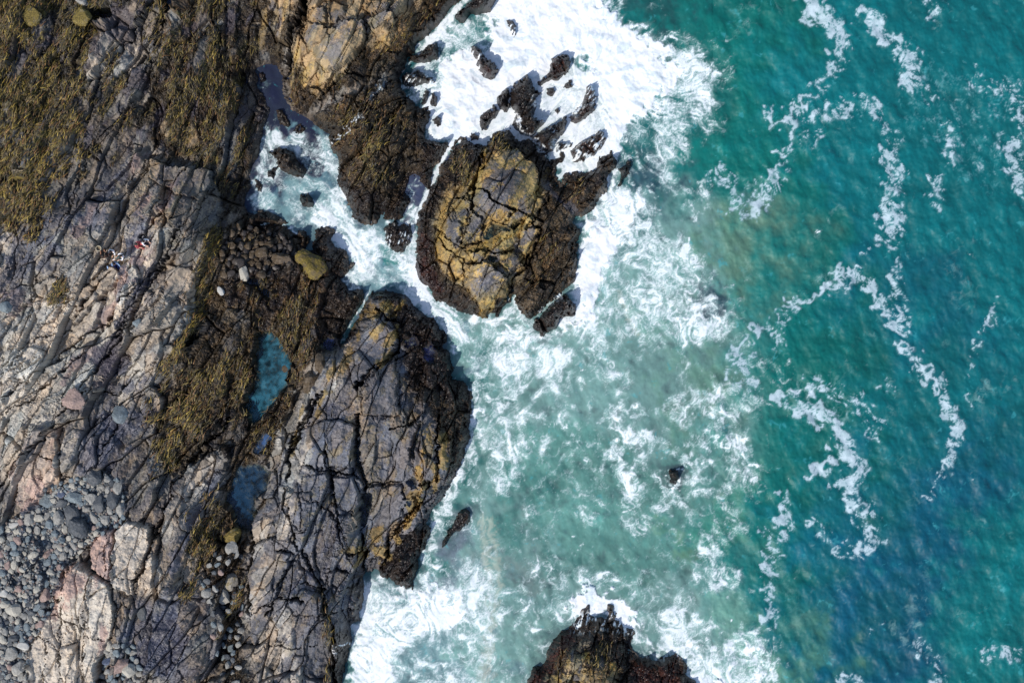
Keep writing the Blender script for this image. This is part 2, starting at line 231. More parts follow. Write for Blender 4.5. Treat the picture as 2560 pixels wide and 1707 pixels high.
# open joints: polyline, half width px, depth m
JOINTS = [
 (cr2((1500,60),(1300,240),(1180,480),(1000,640),(870,760),(770,900),(580,1010),(400,1200),(200,1330),(0,1500)),4,.9),
 (cr2((1230,0),(1140,130),(1020,290)),6,1.2),(cr2((790,520),(640,700),(540,850)),5,.9),
 (cr2((1290,250),(1190,480),(1100,620),(970,780),(880,920),(800,1010),(640,1100),(400,1330),(250,1450),(60,1560)),4,.8),
 (cr2((0,1310),(300,1000),(520,960)),2.5,.4),(cr2((480,1500),(700,1250),(900,1000)),5,.8),(cr2((280,560),(230,740),(240,860)),3,.5),
 (cr2((980,800),(900,960),(830,1010)),4,.6),(cr2((720,1400),(850,1450),(1000,1250)),5,.7),
 (cr2((1620,180),(1480,250),(1390,300)),2.5,.4),
 (c3((1150,100),(1160,300),(1170,480),(1210,590),(1210,690),(1190,900),(1200,1100),(1210,1260)),7,1.3),
 (c3((930,380),(950,500),(980,640),(1000,800),(1015,880),(1050,1050),(1110,1140),(1190,1110)),5,1.0),
 (c3((620,640),(640,830),(700,1000),(780,1170),(870,1320),(925,1400),(945,1568)),5,1.2),
 (c6((1190,620),(1250,850),(1290,1000),(1300,1100),(1300,1556)),6,1.2),
 (c3((780,490),(940,510),(1150,545)),3.5,.8),(c6((740,715),(880,740),(1010,765)),5,.9),(c6((1010,580),(1130,590),(1190,620)),4,.7),
 (c6((700,840),(640,900)),5,.6),(c6((740,240),(860,240),(950,290)),4,.6),(c6((600,830),(680,820),(780,600),(910,360)),4,.6),
 (c2((850,1390),(980,1230),(1150,1110),(1190,1040)),8,1.3),(c3((1210,600),(1370,610),(1600,610),(1700,620)),3,.6),
 (c3((1390,200),(1480,190),(1600,120)),3,.6),(c3((1400,1010),(1500,870),(1610,770),(1700,620)),5,.9),(c3((1370,1010),(1370,1150),(1330,1230)),5,.9),
 (c3((640,460),(700,300),(790,130),(900,-60)),5,.9),(c3((860,730),(960,820),(1010,890)),4,.5),(c3((1740,600),(1760,300),(1740,100)),4,.8),
 (c2((1190,900),(1080,880),(1000,800)),5,.9),(c6((1270,840),(1550,830)),1.6,.3),(c6((1280,600),(1500,600)),1.8,.3),(c6((1240,420),(1480,460)),3,.5),(c6((680,1190),(1000,1200),(1240,1190)),2,.35),
 (cb((860,490),(830,800),(830,1200),(810,1568),(800,2000)),2.6,.6),(cb((625,600),(600,1000),(600,1250),(595,1568),(590,2000)),2.2,.5),
 (cb((470,1150),(455,1350),(430,1568),(420,2000)),2.2,.5),(cb((500,890),(820,1070),(1030,1160)),2,.4),(cb((330,1060),(480,1160),(600,1270)),2.2,.5),
 (cb((1030,80),(1020,570)),2,.5),(cb((1110,110),(1090,600),(1070,680)),4,.8),(cb((1090,520),(1330,560)),1.6,.3),(cb((1480,60),(1450,300),(1310,620),(1310,720)),5,.9),
 (cb((1130,850),(1060,1180),(900,1568)),4,.8),(cb((860,480),(1070,610),(1130,860)),4,.9),
 (c0((2250,-200),(2240,0),(2190,160),(2130,350),(2100,560)),9,1.8),(c0((1250,60),(1130,330),(950,510),(900,650)),6,1.0),(c0((1130,20),(1000,180)),5,.7),
 (c0((1000,210),(860,400),(770,520),(650,610)),4,.7),(c0((1000,800),(860,900),(740,980),(640,1090),(480,1568)),3,.5),(c0((1400,1250),(1250,1400),(1150,1520)),3,.5),(c0((1070,1180),(1400,1240)),2.5,.4),
 (c1((780,720),(870,790),(890,830),(960,760),(1100,640),(1180,590)),5,.9),(c1((980,950),(1050,880),(1130,830),(1240,690)),5,.8),(c1((910,350),(920,150),(1100,80)),2.5,.4),
 (c1((590,760),(740,600),(860,400),(920,350)),6,.9),(c1((630,210),(760,190),(800,140)),3,.4),
 (c4b((680,640),(850,700),(1000,830),(1110,880),(1160,890),(1230,940)),4,.7),(c4b((860,220),(800,330),(760,560),(700,760),(700,870)),6,.9),(c4b((620,1240),(1000,1110),(1200,980)),5,.6),
 (c4b((360,1160),(430,1260),(600,1370),(620,1568)),4,.7),(c4b((1450,760),(1300,1000),(1400,1100),(1200,1400)),5,.8),(c4b((560,760),(680,800),(700,930),(640,1040),(620,1200)),4,.6),
 (c4b((370,1080),(500,1180),(620,1230)),3,.5),(c4b((1080,1270),(940,1290),(880,1240)),5,.5),
 (c2((1990,600),(1960,760),(1880,830)),7,1.0),(c2((2240,300),(2000,600)),6,.8),
 (cl3((1700,150),(1520,310),(1400,440),(1290,600),(1220,790),(1150,950),(1110,1100)),7,1.1),(cl3((1000,1310),(1090,1130),(1180,900)),5,.8),
 (cl3((430,210),(430,560)),5,.8),(cl3((0,640),(200,400),(420,150),(640,-60)),5,.8),(cl3((200,350),(380,460)),3,.5),(cl3((600,600),(760,370),(880,130)),3,.5),
 (cl3((1850,980),(1830,1200),(1810,1568)),9,1.4),(cl3((2100,580),(2140,300),(2300,0)),6,1.0),(cl3((1090,410),(1180,330),(1330,190)),2.5,.4),
]
# ------------------------------------------------------------------ the relief of the shore
def axis(lo, hi, flo, fhi, step):
    a = list(np.arange(flo, fhi + .1, step)); l = []; x = flo; s = step
    while x > lo: s *= 1.25; x -= s; l.append(x)
    r = []; x = a[-1]; s = step
    while x < hi: s *= 1.25; x += s; r.append(x)
    return np.array(l[::-1] + a + r, F)
STEP = 2.0
us = axis(-2400, 1796, -190, 1790, STEP); vs = axis(-800, 2150, -170, 1877, STEP)
U, V = np.meshgrid(us, vs)
def shepard(P, U, V, power=2.2, soft=30.0):
    n = np.zeros(U.shape, F); d = np.zeros(U.shape, F)
    for p in P:
        w = 1.0 / (((U - p[0]) ** 2 + (V - p[1]) ** 2 + soft * soft) ** power)
        n += w * p[2]; d += w
    return n / d
def coarse(fn):
    """evaluate a smooth field on a coarse lattice and interpolate it to the grid"""
    cu = np.arange(-2500, 2000, 16, dtype=F); cv = np.arange(-900, 2300, 16, dtype=F)
    a, b = np.meshgrid(cu, cv); T = fn(a, b).astype(F)
    x = (U - cu[0]) / 16; y = (V - cv[0]) / 16
    xi = np.clip(x.astype(int), 0, len(cu) - 2); yi = np.clip(y.astype(int), 0, len(cv) - 2)
    fx = np.clip(x - xi, 0, 1); fy = np.clip(y - yi, 0, 1)
    return (T[yi, xi] * (1 - fx) * (1 - fy) + T[yi, xi + 1] * fx * (1 - fy) + T[yi + 1, xi] * (1 - fx) * fy + T[yi + 1, xi + 1] * fx * fy).astype(F)
ZS = coarse(lambda a, b: shepard(ZC, a, b, 1.8, 40.0))
def strike(a, b):
    t = [math.radians(2 * s[2]) for s in STRIKE]
    c = shepard([(s[0], s[1], math.cos(q)) for s, q in zip(STRIKE, t)], a, b, 2.0, 30.)
    s_ = shepard([(s[0], s[1], math.sin(q)) for s, q in zip(STRIKE, t)], a, b, 2.0, 30.)
    return np.arctan2(s_, c) / 2
WX = nf(U, V, 60, 1) * 3.0 + nb(U, V, 11, 2) * 1.0; WY = nf(U, V, 60, 3) * 3.0 + nb(U, V, 11, 0) * 1.0
UW = U + WX; VW = V + WY                     # wobbled coordinates for natural outlines
sdm = sdf(MAIN, UW, VW, 120); sdc = sdf(CENT, UW, VW, 120); sdb = sdf(BOTT, UW, VW, 120)
land = np.maximum(np.maximum(sdm, sdc), sdb)
reg = np.zeros(U.shape, np.int16)            # 0 shore shelf, 1 central, 2 bottom, 10+ masses, 100+ sea rocks
zland = ZS * (1 - np.exp(-np.maximum(land, 0) / 24.0))
reg[(sdc > sdm) & (sdc > -25)] = 1; reg[(sdb > sdm) & (sdb > sdc)] = 2
zrock = np.zeros(U.shape, F); best = land.copy()
for i, (poly, h, lab) in enumerate(SEAROCKS):
    s = sdf(poly, UW, VW, 26)
    zr = h * (1 - np.exp(-np.maximum(s, 0) / 8.0))
    m = (s > best) & (s > -26)
    reg[m] = 100 + i; best = np.maximum(best, s); zrock = np.maximum(zrock, zr)
msd = []
zraise = np.zeros(U.shape, F)
for i, (nm, poly, lab) in enumerate(MASS):
    s = sdf(poly, UW, VW, 60); msd.append(s)
    m = (s > 0) & (reg < 90) & ((reg == 0) | (reg >= 10)); reg[m] = 10 + i
    zraise += (0.55 if nm != "rock_outcrop" else 0.3) * ss(-2, 5, s)
macro = np.maximum(zland, zrock)
under = np.minimum(best, 0) * 0.07
zm = np.where(best > 0, macro, under)
LANDW = ss(0, 14, best)

# ---- anisotropic cells: broken blocks of layered rock
def cells(spacing, stretch, seed, jit=.85, wob=0.0, R=2):
    r = np.random.default_rng(seed)
    x0, y0 = -2500.0, -900.0
    nx = int(4600 / spacing) + 8; ny = int(3200 / spacing) + 8
    px = (np.arange(nx)[None, :] + .5 + (r.random((ny, nx)) - .5) * jit) * spacing + x0
    py = (np.arange(ny)[:, None] + .5 + (r.random((ny, nx)) - .5) * jit) * spacing + y0
    an = strike(px, py) + (r.random((ny, nx)) - .5) * .22
    ca = np.cos(an).astype(F); sa = (-np.sin(an)).astype(F)
    st = np.exp((r.random((ny, nx)) - .5) * .5) * stretch
    ka = (1 / np.sqrt(st)).astype(F); kb = np.sqrt(st).astype(F)
    px = px.astype(F); py = py.astype(F)
    X = U + (nb(U, V, spacing * .8, seed % 4) * wob); Y = V + (nb(U, V, spacing * .8, (seed + 1) % 4, 40) * wob)
    gi = ((X - x0) / spacing).astype(np.int32); gj = ((Y - y0) / spacing).astype(np.int32)
    f1 = np.full(U.shape, 1e9, F); f2 = f1.copy(); idn = np.zeros(U.shape, np.int32)
    lx = np.zeros(U.shape, F); ly = np.zeros(U.shape, F)
    for dj in range(-R, R + 1):
        for di in range(-R, R + 1):
            k = np.clip(gj + dj, 0, ny - 1) * nx + np.clip(gi + di, 0, nx - 1)
            dx = X - px.ravel()[k]; dy = Y - py.ravel()[k]
            c = ca.ravel()[k]; s = sa.ravel()[k]
            a = dx * c + dy * s; b = -dx * s + dy * c
            d = np.maximum(np.abs(a * ka.ravel()[k]) * .55 + np.sqrt((a * ka.ravel()[k]) ** 2 + (b * kb.ravel()[k]) ** 2) * .55, np.abs(b * kb.ravel()[k]))
            m = d < f1
            f2 = np.where(m, f1, np.minimum(f2, d)); f1 = np.where(m, d, f1)
            idn = np.where(m, k, idn); lx = np.where(m, a, lx); ly = np.where(m, b, ly)
    q = np.random.default_rng(seed + 500).random((5, nx * ny)).astype(F)
    return (f2 - f1), idn, lx / spacing, ly / spacing, q
e0, i0, a0, b0, q0 = cells(170, 3.6, 21, wob=3, R=2)
e1, i1, a1, b1, q1 = cells(74, 4.4, 3, wob=1.5, R=3)
e2, i2, a2, b2, q2 = cells(34, 2.4, 8, wob=.8)
e3, i3, a3, b3, q3 = cells(13, 2.0, 13, wob=.4)
ANG = coarse(strike)
def across(wl, seed, st):                    # streaky noise that follows the strike, blended between fixed directions
    out = np.zeros(U.shape, F); wt = np.zeros(U.shape, F)
    for d in (40, 56, 72, 88):
        w_ = np.clip(1 - np.abs(np.degrees(ANG) % 180 - d) / 16.0, 0, 1) + 1e-3
        out += w_ * nb(U, V, wl, seed, -d, st); wt += w_
    return out / wt
BIG = across(70, 0, 3.2); MED = across(38, 3, 3.4)
STK1 = across(9, 1, 5); STK2 = across(20, 2, 4); STK3 = across(5.5, 3, 3.5)
gate2 = ss(-1.0, .9, nf(U, V, 150, 2)); gate3 = ss(-.3, 1.1, nf(U, V, 90, 1))      # some beds are massive, some shattered
crack1 = (1 - ss(0.3, 3.4, e1)) * (.35 + .65 * ss(-.8, .4, nf(U, V, 90, 3))); crack2 = (1 - ss(0.1, 2.3, e2)) * gate2; crack3 = (1 - ss(0, 1.6, e3)) * gate3
NJ = np.clip(nb(U, V, 70, 3) + .2, -1.3, 1.5)
jn = np.zeros(U.shape, F); jz = np.zeros(U.shape, F)
for line, hw, dep in JOINTS:
    d = ldist(line, UW + nb(U, V, 26, 1) * 1.5, VW, 30)
    hw = hw * (.72 + .28 * NJ)
    k = 1 - ss(hw * .25, hw * .9, d)
    jn = np.maximum(jn, k); jz = np.maximum(jz, k * dep)

# ------------------------------------------------------------------ what grows or shows where: soft outlines painted in order
RGB = np.zeros(U.shape + (3,), F); RO = np.full(U.shape, .8, F)
WS = np.ones(U.shape, F); WW = np.zeros(U.shape, F)         # strength of fracture relief, of weed relief
NB1 = nf(U, V, 130, 0); NB2 = nf(U, V, 45, 2); NB3 = nb(U, V, 7, 1); NB4 = nb(U, V, 4.6, 3); NB5 = nf(U, V, 20, 3); NB6 = nb(U, V, 13, 2)
mats = {   # colour A, colour B, share of B, graininess, roughness, fracture, weed
 'stone':  (lin(136,128,118), lin(88,86,88),   .0, .25, .75, 1.0, .1),
 'pale':   (lin(196,186,172), lin(152,144,134),-.3, .22, .85, 1.0, .0),
 'cream':  (lin(204,194,180), lin(164,156,146),-.2, .2, .85, .32, .0),
 'pink':   (lin(196,168,155), lin(160,138,130),-.1, .2, .85, .35, .0),
 'pinkish':(lin(165,142,134), lin(125,112,112),-.1, .2, .8, .9, .0),
 'blue':   (lin(68,73,92),   lin(98,98,106),  .1, .3, .45, .8, .0),
 'violet': (lin(64,59,72),   lin(80,75,82),   .0, .2, .5, .35, .1),
 'navy':   (lin(46,51,76),   lin(82,81,86),   .1, .3, .4, .6, .0),
 'gold':   (lin(118,98,44),  lin(56,50,34),   .1, .7, .8, .5, 1.0),
 'olive':  (lin(104,94,50),   lin(46,40,32),   .0, .7, .7, .65, .8),
 'weed':   (lin(78,66,50),    lin(34,30,27),   .0, .8, .55, .75, .7),
 'brown':  (lin(98,76,48),    lin(46,37,28),   .0, .7, .55, .7, .8),
 'black':  (lin(52,44,40),    lin(26,21,21),   .0, .8, .4, .5, .8),
 'red':    (lin(76,42,34),    lin(38,22,22),   .0, .7, .4, .4, .6),
 'ochre':  (lin(178,152,98),  lin(120,108,86), .0, .3, .7, .8, .1),
 'tan':    (lin(178,154,118), lin(124,112,94), .0, .3, .75, .9, .1),
 'goldrk': (lin(172,140,70),  lin(124,106,64), .0, .3, .7, .7, .3),
 'bgrey':  (lin(92,98,114),   lin(132,120,96), -.35, .3, .55, .7, .0),
 'foam':   (lin(245,248,250), lin(225,235,240), .0, .05, .8, .3, .1),
 'sand':   (lin(105,108,112), lin(78,82,90),   .0, .5, .8, .1, .3),
}
WG = np.zeros(U.shape, F)
def paint(m, mat, amt=1.0, extra=0):
    a, b, sh, gr, ro, fs, wd = mats[mat]
    ii, jj = np.where(m > .004)
    if len(ii) == 0: return
    sl_ = (slice(ii.min(), ii.max() + 1), slice(jj.min(), jj.max() + 1))
    k = (m[sl_] * amt)[..., None]
    t = np.clip(ss(-.7, .9, NB2[sl_] * .8 + NB3[sl_] * .35 * (1 + wd) + STK2[sl_] * .35 * (1 - wd) + NB5[sl_] * .5 * (.4 + wd) + sh * 2), 0, 1)[..., None]
    c = a * (1 - t) + b * t
    g = np.exp(gr * (NB4[sl_] * .26 * (.4 + wd) + STK1[sl_] * .32 * (1.2 - wd) + NB3[sl_] * .28 * wd + STK3[sl_] * .16 + NB2[sl_] * .2))[..., None]
    RGB[sl_] = RGB[sl_] * (1 - k) + c * g * k
    k = k[..., 0]; WG[sl_] = WG[sl_] * (1 - k) + k * {'gold': 1., 'olive': .4, 'brown': .2}.get(mat, 0)
    RO[sl_] = RO[sl_] * (1 - k) + ro * k; WS[sl_] = WS[sl_] * (1 - k) + fs * k; WW[sl_] = WW[sl_] * (1 - k) + wd * k
paint(np.ones(U.shape, F), 'stone')
def zone(poly, mat, soft=10, amt=1.0, rough=9.0, pad=None):
    s = sdf(poly, U, V, (pad or soft * 2 + rough * 3)) + NB2 * rough + NB3 * rough * .3
    paint(ss(-soft, soft, s), mat, amt)
def blob(u, v, ru, rv, mat, amt=1.0, ang=None, rough=.35):
    a = float(strike(np.array([[u]], F), np.array([[v]], F))[0, 0]) if ang is None else math.radians(ang)
    c, s_ = math.cos(a), -math.sin(a)
    jm = np.abs(us - u) < (max(ru, rv) * 2.2); im = np.abs(vs - v) < (max(ru, rv) * 2.2)
    j = np.where(jm)[0]; i = np.where(im)[0]
    if len(i) == 0 or len(j) == 0: return
    sl_ = (slice(i[0], i[-1] + 1), slice(j[0], j[-1] + 1))
    x = (U[sl_] - u); y = (V[sl_] - v)
    p = (x * c + y * s_) / rv; q = (-x * s_ + y * c) / ru
    d = np.sqrt(p * p + q * q) - NB2[sl_] * rough - NB3[sl_] * rough * .35 - STK1[sl_] * rough * .25
    m = np.zeros(U.shape, F); m[sl_] = 1 - ss(.65, 1.15, d)
    paint(m, mat, amt)
# -- left side, dry shelf
zone([(-2500,620),(60,560),(260,560),(420,560),(560,600),(520,700),(480,830),(380,940),(250,1050),(150,1180),(-2500,1350)],'pale',30,.8,14)
zone(cr2((0,500),(300,250),(560,150),(900,300),(900,500),(700,900),(300,1000),(0,800)),'stone',30,.55)
for p in [(60,600,60,60),(130,560,60,50),(40,680,45,60),(330,600,40,70),(230,540,60,40),(180,500,60,60),(250,470,45,60),(120,660,30,60),(285,440,22,60)]: blob(*p,'blue',.75)
for p in [(400,640,16,90),(365,700,14,70),(340,745,12,60),(310,800,14,60),(250,880,16,60)]: blob(*p,'navy',.8)
for p in [(130,790,45,80),(90,850,60,90),(60,980,70,120),(150,930,40,120),(200,980,20,90),(30,1100,60,60),(250,700,30,60),(290,640,30,40),(230,800,22,60),(110,720,40,40)]: blob(*p,'pale',.9)
for p in [(80,880,25,60),(140,745,40,40),(40,1010,40,70),(120,1050,30,70)]: blob(*p,'cream',.8)
for p in [(345,650,20,50),(315,690,18,45),(200,570,12,60),(430,700,26,50),(370,770,20,40),(200,910,16,60),(260,790,14,50),(30,760,30,30),(410,740,20,50)]: blob(*p,'pinkish',.85)
zone(cr2((1200,250),(1560,260),(1500,500),(1400,800),(1250,1000),(1050,1100),(1100,900),(1250,650),(1150,450)),'tan',18,.45)
zone(cr2((860,1000),(1050,1000),(1020,1130),(850,1300),(820,1500),(760,1568),(720,1500),(740,1300),(700,1180),(780,1060)),'violet',12,.9)
zone(cr2((740,1100),(860,1080),(930,1200),(880,1300),(730,1320),(700,1200)),'violet',10,.6)
zone(c0((940,650),(1020,690),(1000,800),(950,950),(880,1100),(850,1250),(700,1400),(500,1568),(250,1568),(260,1400),(430,1120),(600,900),(700,650),(850,560)),'stone',14,.7)
zone([(-2500,-900),(330,-900),(330,0),(310,60),(270,110),(215,170),(215,230),(190,300),(150,350),(110,400),(90,480),(85,510),(70,560),(-2500,620)],'olive',14,1,12)
for p in [(20,120,40,90),(60,220,30,80),(30,320,40,70),(110,300,22,60),(60,420,50,50),(40,520,50,40),(150,390,26,60),(100,60,30,50),(20,30,30,40),(170,240,16,50),(190,330,14,50),(120,180,20,60),(215,380,12,30),(200,430,14,20)]: blob(*p,'gold',.85,rough=.6)
for p in [(130,270,14,40),(55,150,16,50),(90,340,14,40),(40,440,14,30)]: blob(*p,'stone',.7)
for p in [(150,40,40,60),(190,150,20,80),(110,120,14,80),(280,60,24,50)]: blob(*p,'weed',.9)
zone([(330,-900),(560,-900),(700,-900),(660,0),(648,60),(645,150),(640,200),(665,280),(655,340),(615,490),(600,540),(548,565),(549,515),(537,470),(535,430),(475,415),(430,405),(380,370),(340,350),(335,300),(360,230),(350,200),(420,90),(440,20)],'weed',14,1,10)
for p in [(480,120,50,70),(520,250,40,60),(560,180,30,50),(450,60,40,40),(500,330,40,40),(580,260,24,40)]: blob(*p,'brown',.7,rough=.6)
for p in [(455,80,22,60),(535,150,14,60),(480,230,50,30),(560,240,30,40),(490,380,60,16),(400,30,26,50),(350,50,24,40)]: blob(*p,'olive',.85,rough=.5)
for p in [(500,245,20,18),(540,240,14,30),(530,160,8,40),(580,255,10,22),(300,210,12,16)]: blob(*p,'gold',.8,rough=.6)
for p in [(555,240,7,28),(362,245,6,14),(375,220,8,16),(340,245,10,20),(515,65,10,14),(550,60,14,8)]: blob(*p,'pale',.6)
zone(c0((1150,880),(1250,900),(1300,960),(1400,930),(1470,1010),(1400,1110),(1350,1080),(1280,1050),(1210,1000)),'tan',4,.9,4)
zone(c0((820,210),(980,220),(960,300),(1000,330),(960,480),(780,610),(740,620),(650,600),(640,520),(720,360),(760,260)),'pale',4,.75,5)
zone(MASS[4][1][:],'stone',6,.9,4)
for p in [(400,440,50,60),(360,500,30,60),(460,470,60,40),(420,520,30,60)]: blob(*p,'tan',.5)
for p in [(430,450,30,30),(300,440,10,45),(390,470,14,40),(480,480,14,50),(340,590,16,60)]: blob(*p,'blue',.5)
for p in [(345,400,16,40),(420,500,16,50),(365,510,14,30)]: blob(*p,'pinkish',.8)
zone(MASS[4][1][10:22]+[(430,720),(470,600)],'pale',20,.35,8)
# -- middle left, lower slabs
zone(cl3((560,60),(860,60),(1000,200),(900,420),(800,620),(760,480),(600,600),(560,400)),'blue',16,.85)
for p in [(330,1100,16,60),(270,1150,20,50),(250,1040,30,30),(400,1080,14,50),(385,1035,24,20),(350,1040,20,24),(320,960,20,20),(365,950,20,20),(300,920,14,40)]: blob(*p,'blue',.75)
zone(cl3((430,60),(860,-80),(720,100),(520,260),(430,420)),'stone',14,.8)
zone(MASS[9][1],'pinkish',5,1,4); zone(MASS[9][1],'pale',8,.55,8)
blob(90,1240,24,40,'pink',.9)
zone(MASS[5][1],'stone',5,.9,5)
for p in [(540,1150,28,40),(500,1200,30,50),(430,1260,24,34),(420,1320,22,40)]: blob(*p,'pale',.55)
for p in [(490,1300,14,90),(460,1380,12,70),(440,1400,30,30),(400,1280,14,60),(540,1210,12,60)]: blob(*p,'blue',.7)
zone(cl3((830,420),(1000,430),(1090,430),(1230,560),(1260,640),(1210,800),(1140,960),(960,900),(900,760),(960,560)),'stone',10,.9)
zone(cb((1330,380),(1560,330),(1600,600),(1560,720),(1320,690)),'pale',8,.7)
zone(cb((1320,750),(1500,860),(1700,700),(1900,760),(2100,850),(2100,1300),(1900,1500),(1500,1568),(1300,1400),(1250,1150),(1180,1100),(1280,980)),'blue',16,.9)
zone(cb((1850,780),(2080,800),(2100,1150),(2000,1400),(1800,1350),(1760,1100)),'stone',12,.85)
for p in [(380,1590,30,60),(350,1660,30,60),(430,1620,30,60)]: blob(*p,'navy',.6)
zone(MASS[8][1],'cream',4,1,4); zone(MASS[7][1],'pink',4,1,4); zone(MASS[6][1],'cream',4,1,5)
for p in [(180,1450,40,40),(160,1480,40,40),(255,1400,14,60),(285,1320,10,50),(140,1510,14,40),(265,1590,10,30)]: blob(*p,'pink',.9)
for p in [(230,1500,10,60),(200,1600,30,60)]: blob(*p,'pale',.5)
zone(MASS[10][1],'stone',3,1,2); zone(MASS[11][1],'stone',3,1,2); zone(MASS[10][1],'pale',6,.5,4); zone(MASS[11][1],'pale',6,.5,4)
zone(BEACH,'sand',6,1,5)
for p in [(30,1360,30,40),(20,1560,40,20),(60,1450,30,50)]: blob(*p,'blue',.5)
# bare wet rock and gold tufts showing through the weed in the upper left
PA = nf(U, V, 90, 1, -62, 2.2); PB = nf(U, V, 70, 3, -70, 2.0)
ULz = ss(-20, 30, sdf([(-2500,-900),(700,-900),(650,60),(640,200),(665,280),(610,500),(560,560),(548,520),(535,430),(340,365),(280,400),(110,420),(80,540),(-2500,620)], U, V, 60) + NB2 * 8)
paint((ULz * ss(.35, 1.1, PA)).astype(F), 'stone', .75); paint((ULz * ss(.7, 1.4, -PA)).astype(F), 'black', .6)
paint((ULz * ss(.5, 1.2, PB)).astype(F), 'olive', .7); paint((ULz * ss(.9, 1.5, -PB)).astype(F), 'violet', .6)
# -- gully
zone([(548,565),(620,530),(760,560),(900,700),(860,840),(790,900),(735,1010),(690,1100),(660,1200),(625,1300),(606,1400),(600,1500),(606,1600),(630,1707),(640,2300),(560,2300),(560,1700),(545,1560),(520,1440),(480,1420),(470,1370),(505,1320),(530,1280),(558,1230),(575,1160),(576,1116),(540,1120),(470,1180),(420,1200),(405,1150),(380,1100),(410,1020),(420,930),(440,870),(480,800),(505,700),(520,640)],'weed',9,1,8)
zone([(540,565),(560,560),(550,640),(530,700),(520,760),(490,830),(460,880),(420,930),(405,960),(400,930),(440,860),(480,790),(500,710),(515,650)],'gold',10,.8,6)
for p in [(470,1010,50,50),(460,1070,40,40),(440,1110,26,50),(500,960,50,30),(555,990,30,50),(600,960,26,40),(520,1330,26,50),(495,1390,16,40),(535,1280,18,40),(480,1470,10,40),(600,910,20,40),(425,1150,18,34)]: blob(*p,'olive',.9,rough=.6)
for p in [(455,1030,28,40),(435,1100,16,40),(520,1300,14,44),(505,1400,9,36),(540,940,20,16),(610,930,10,26),(480,1060,24,20),(578,905,10,20),(590,1500,9,60),(150,735,16,20),(600,960,8,30)]: blob(*p,'gold',.85,rough=.7)
zone([(690,700),(760,690),(800,740),(800,830),(775,900),(745,960),(730,1010),(690,1090),(660,1150),(690,1010),(735,950),(735,900),(705,850),(688,790)],'brown',10,1,7)
for p in [(740,760,30,40),(720,840,26,40),(790,650,28,30)]: blob(*p,'olive',.6)
for p in [(655,1020,18,60),(600,1060,24,50),(690,1080,12,70)]: blob(*p,'brown',.8)
zone([(560,540),(640,540),(760,600),(790,640),(760,720),(690,760),(640,780),(590,760),(560,700),(560,620)],'black',20,.6,10)
zone([(755,580),(800,560),(862,640),(870,690),(920,760),(850,860),(800,880),(790,800),(800,720),(790,640)],'black',14,.85,8)
blob(560,1470,18,34,'stone',.8); blob(540,1540,30,30,'stone',.9); blob(520,1600,30,40,'stone',.9); blob(470,1550,40,30,'stone',.8)
# -- north
zone(MASS[0][1],'weed',8,1,6)
zone(c1((500,60),(480,-700),(1760,-2600),(1500,-300),(1320,40),(1230,250),(1180,340),(1080,370),(1000,310),(910,350),(800,480),(750,570),(700,620),(590,740),(540,650),(420,500),(380,360),(460,260),(480,150)),'tan',6,1,5)
for p in [(770,110,14,50),(800,50,14,40),(840,130,30,40),(860,60,40,30),(910,60,20,40),(960,30,20,40)]: blob(*p,'bgrey',.6)
for p in [(745,150,14,50),(770,180,16,50),(800,200,16,40),(960,110,20,30),(740,175,8,50)]: blob(*p,'ochre',.9)
for p in [(1010,70,24,40),(1080,30,20,40),(840,230,20,30),(740,220,14,40),(880,260,16,30),(990,120,20,40)]: blob(*p,'brown',.8)
zone(c1((1400,230),(1640,-20),(1560,0),(1450,100),(1320,230),(1200,400),(1140,480),(1200,520)),'black',10,.7,6)
zone(MASS[2][1],'weed',6,1,5)
zone(c0((1970,-700),(2200,-700),(2180,60),(2100,200),(2060,300),(2000,200),(1960,80)),'tan',5,.8,6)
for p in [(680,30,8,40),(700,60,6,40)]: blob(*p,'blue',.6)
for p in [(660,60,10,40),(655,90,8,30),(715,30,8,50)]: blob(*p,'ochre',.6)
zone(MASS[1][1],'weed',10,1,8)
for p in [(880,330,34,36),(910,400,30,50),(950,330,30,50),(920,270,34,30),(1000,300,20,30),(860,280,20,20)]: blob(*p,'brown',.85,rough=.6)
for p in [(935,350,20,40),(915,400,16,26),(880,300,16,20),(960,440,16,20)]: blob(*p,'olive',.8,rough=.6)
zone([(840,420),(870,470),(930,500),(1010,470),(1070,370),(1100,354),(1127,354),(1066,478),(1014,531),(985,552),(934,568),(883,544),(842,470)],'black',16,.75,10)
zone(c1((1350,1040),(1545,1040),(1400,1300),(1340,1300)),'black',6,.9,4)
GUz = ss(0, 30, sdf([(560,560),(760,600),(800,700),(800,900),(700,1100),(620,1300),(600,1700),(560,1700),(500,1400),(560,1250),(575,1120),(400,1150),(420,930),(510,700)], U, V, 60) + NB2 * 8)
paint((GUz * ss(.5, 1.3, PA)).astype(F), 'black', .8); paint((GUz * ss(.6, 1.3, PB)).astype(F), 'brown', .7); paint((GUz * ss(.9, 1.5, -PB)).astype(F), 'stone', .35)
# -- wedge
zone(MASS[3][1],'stone',6,1,5)
zone(MASS[3][1],'bgrey',20,.55,14)
W_ = [(890,850),(905,800),(990,820),(1005,880),(1010,930),(1050,990),(1095,1060),(1115,1130),(1125,1190),(1085,1250),(1040,1320),(1000,1345),(965,1395),(945,1422),(906,1435)]
zone([(908,735),(1000,690),(1300,780),(1300,1300),(1080,1340),(1100,1280),(1130,1200),(1122,1130),(1100,1070),(1060,1000),(1020,950),(1010,900),(990,840),(975,790),(950,745),(915,745),(906,790),(890,840),(860,850)],'black',7,1,6)
zone([(945,1422),(965,1395),(1000,1345),(1060,1318),(1100,1300),(1080,1400),(1060,1500),(1000,1500),(930,1440)],'black',5,1,4)
zone([(1040,940),(1060,960),(1140,1000),(1200,1000),(1180,1120),(1150,1190),(1125,1140),(1100,1080),(1060,1030)],'weed',10,.7,8)
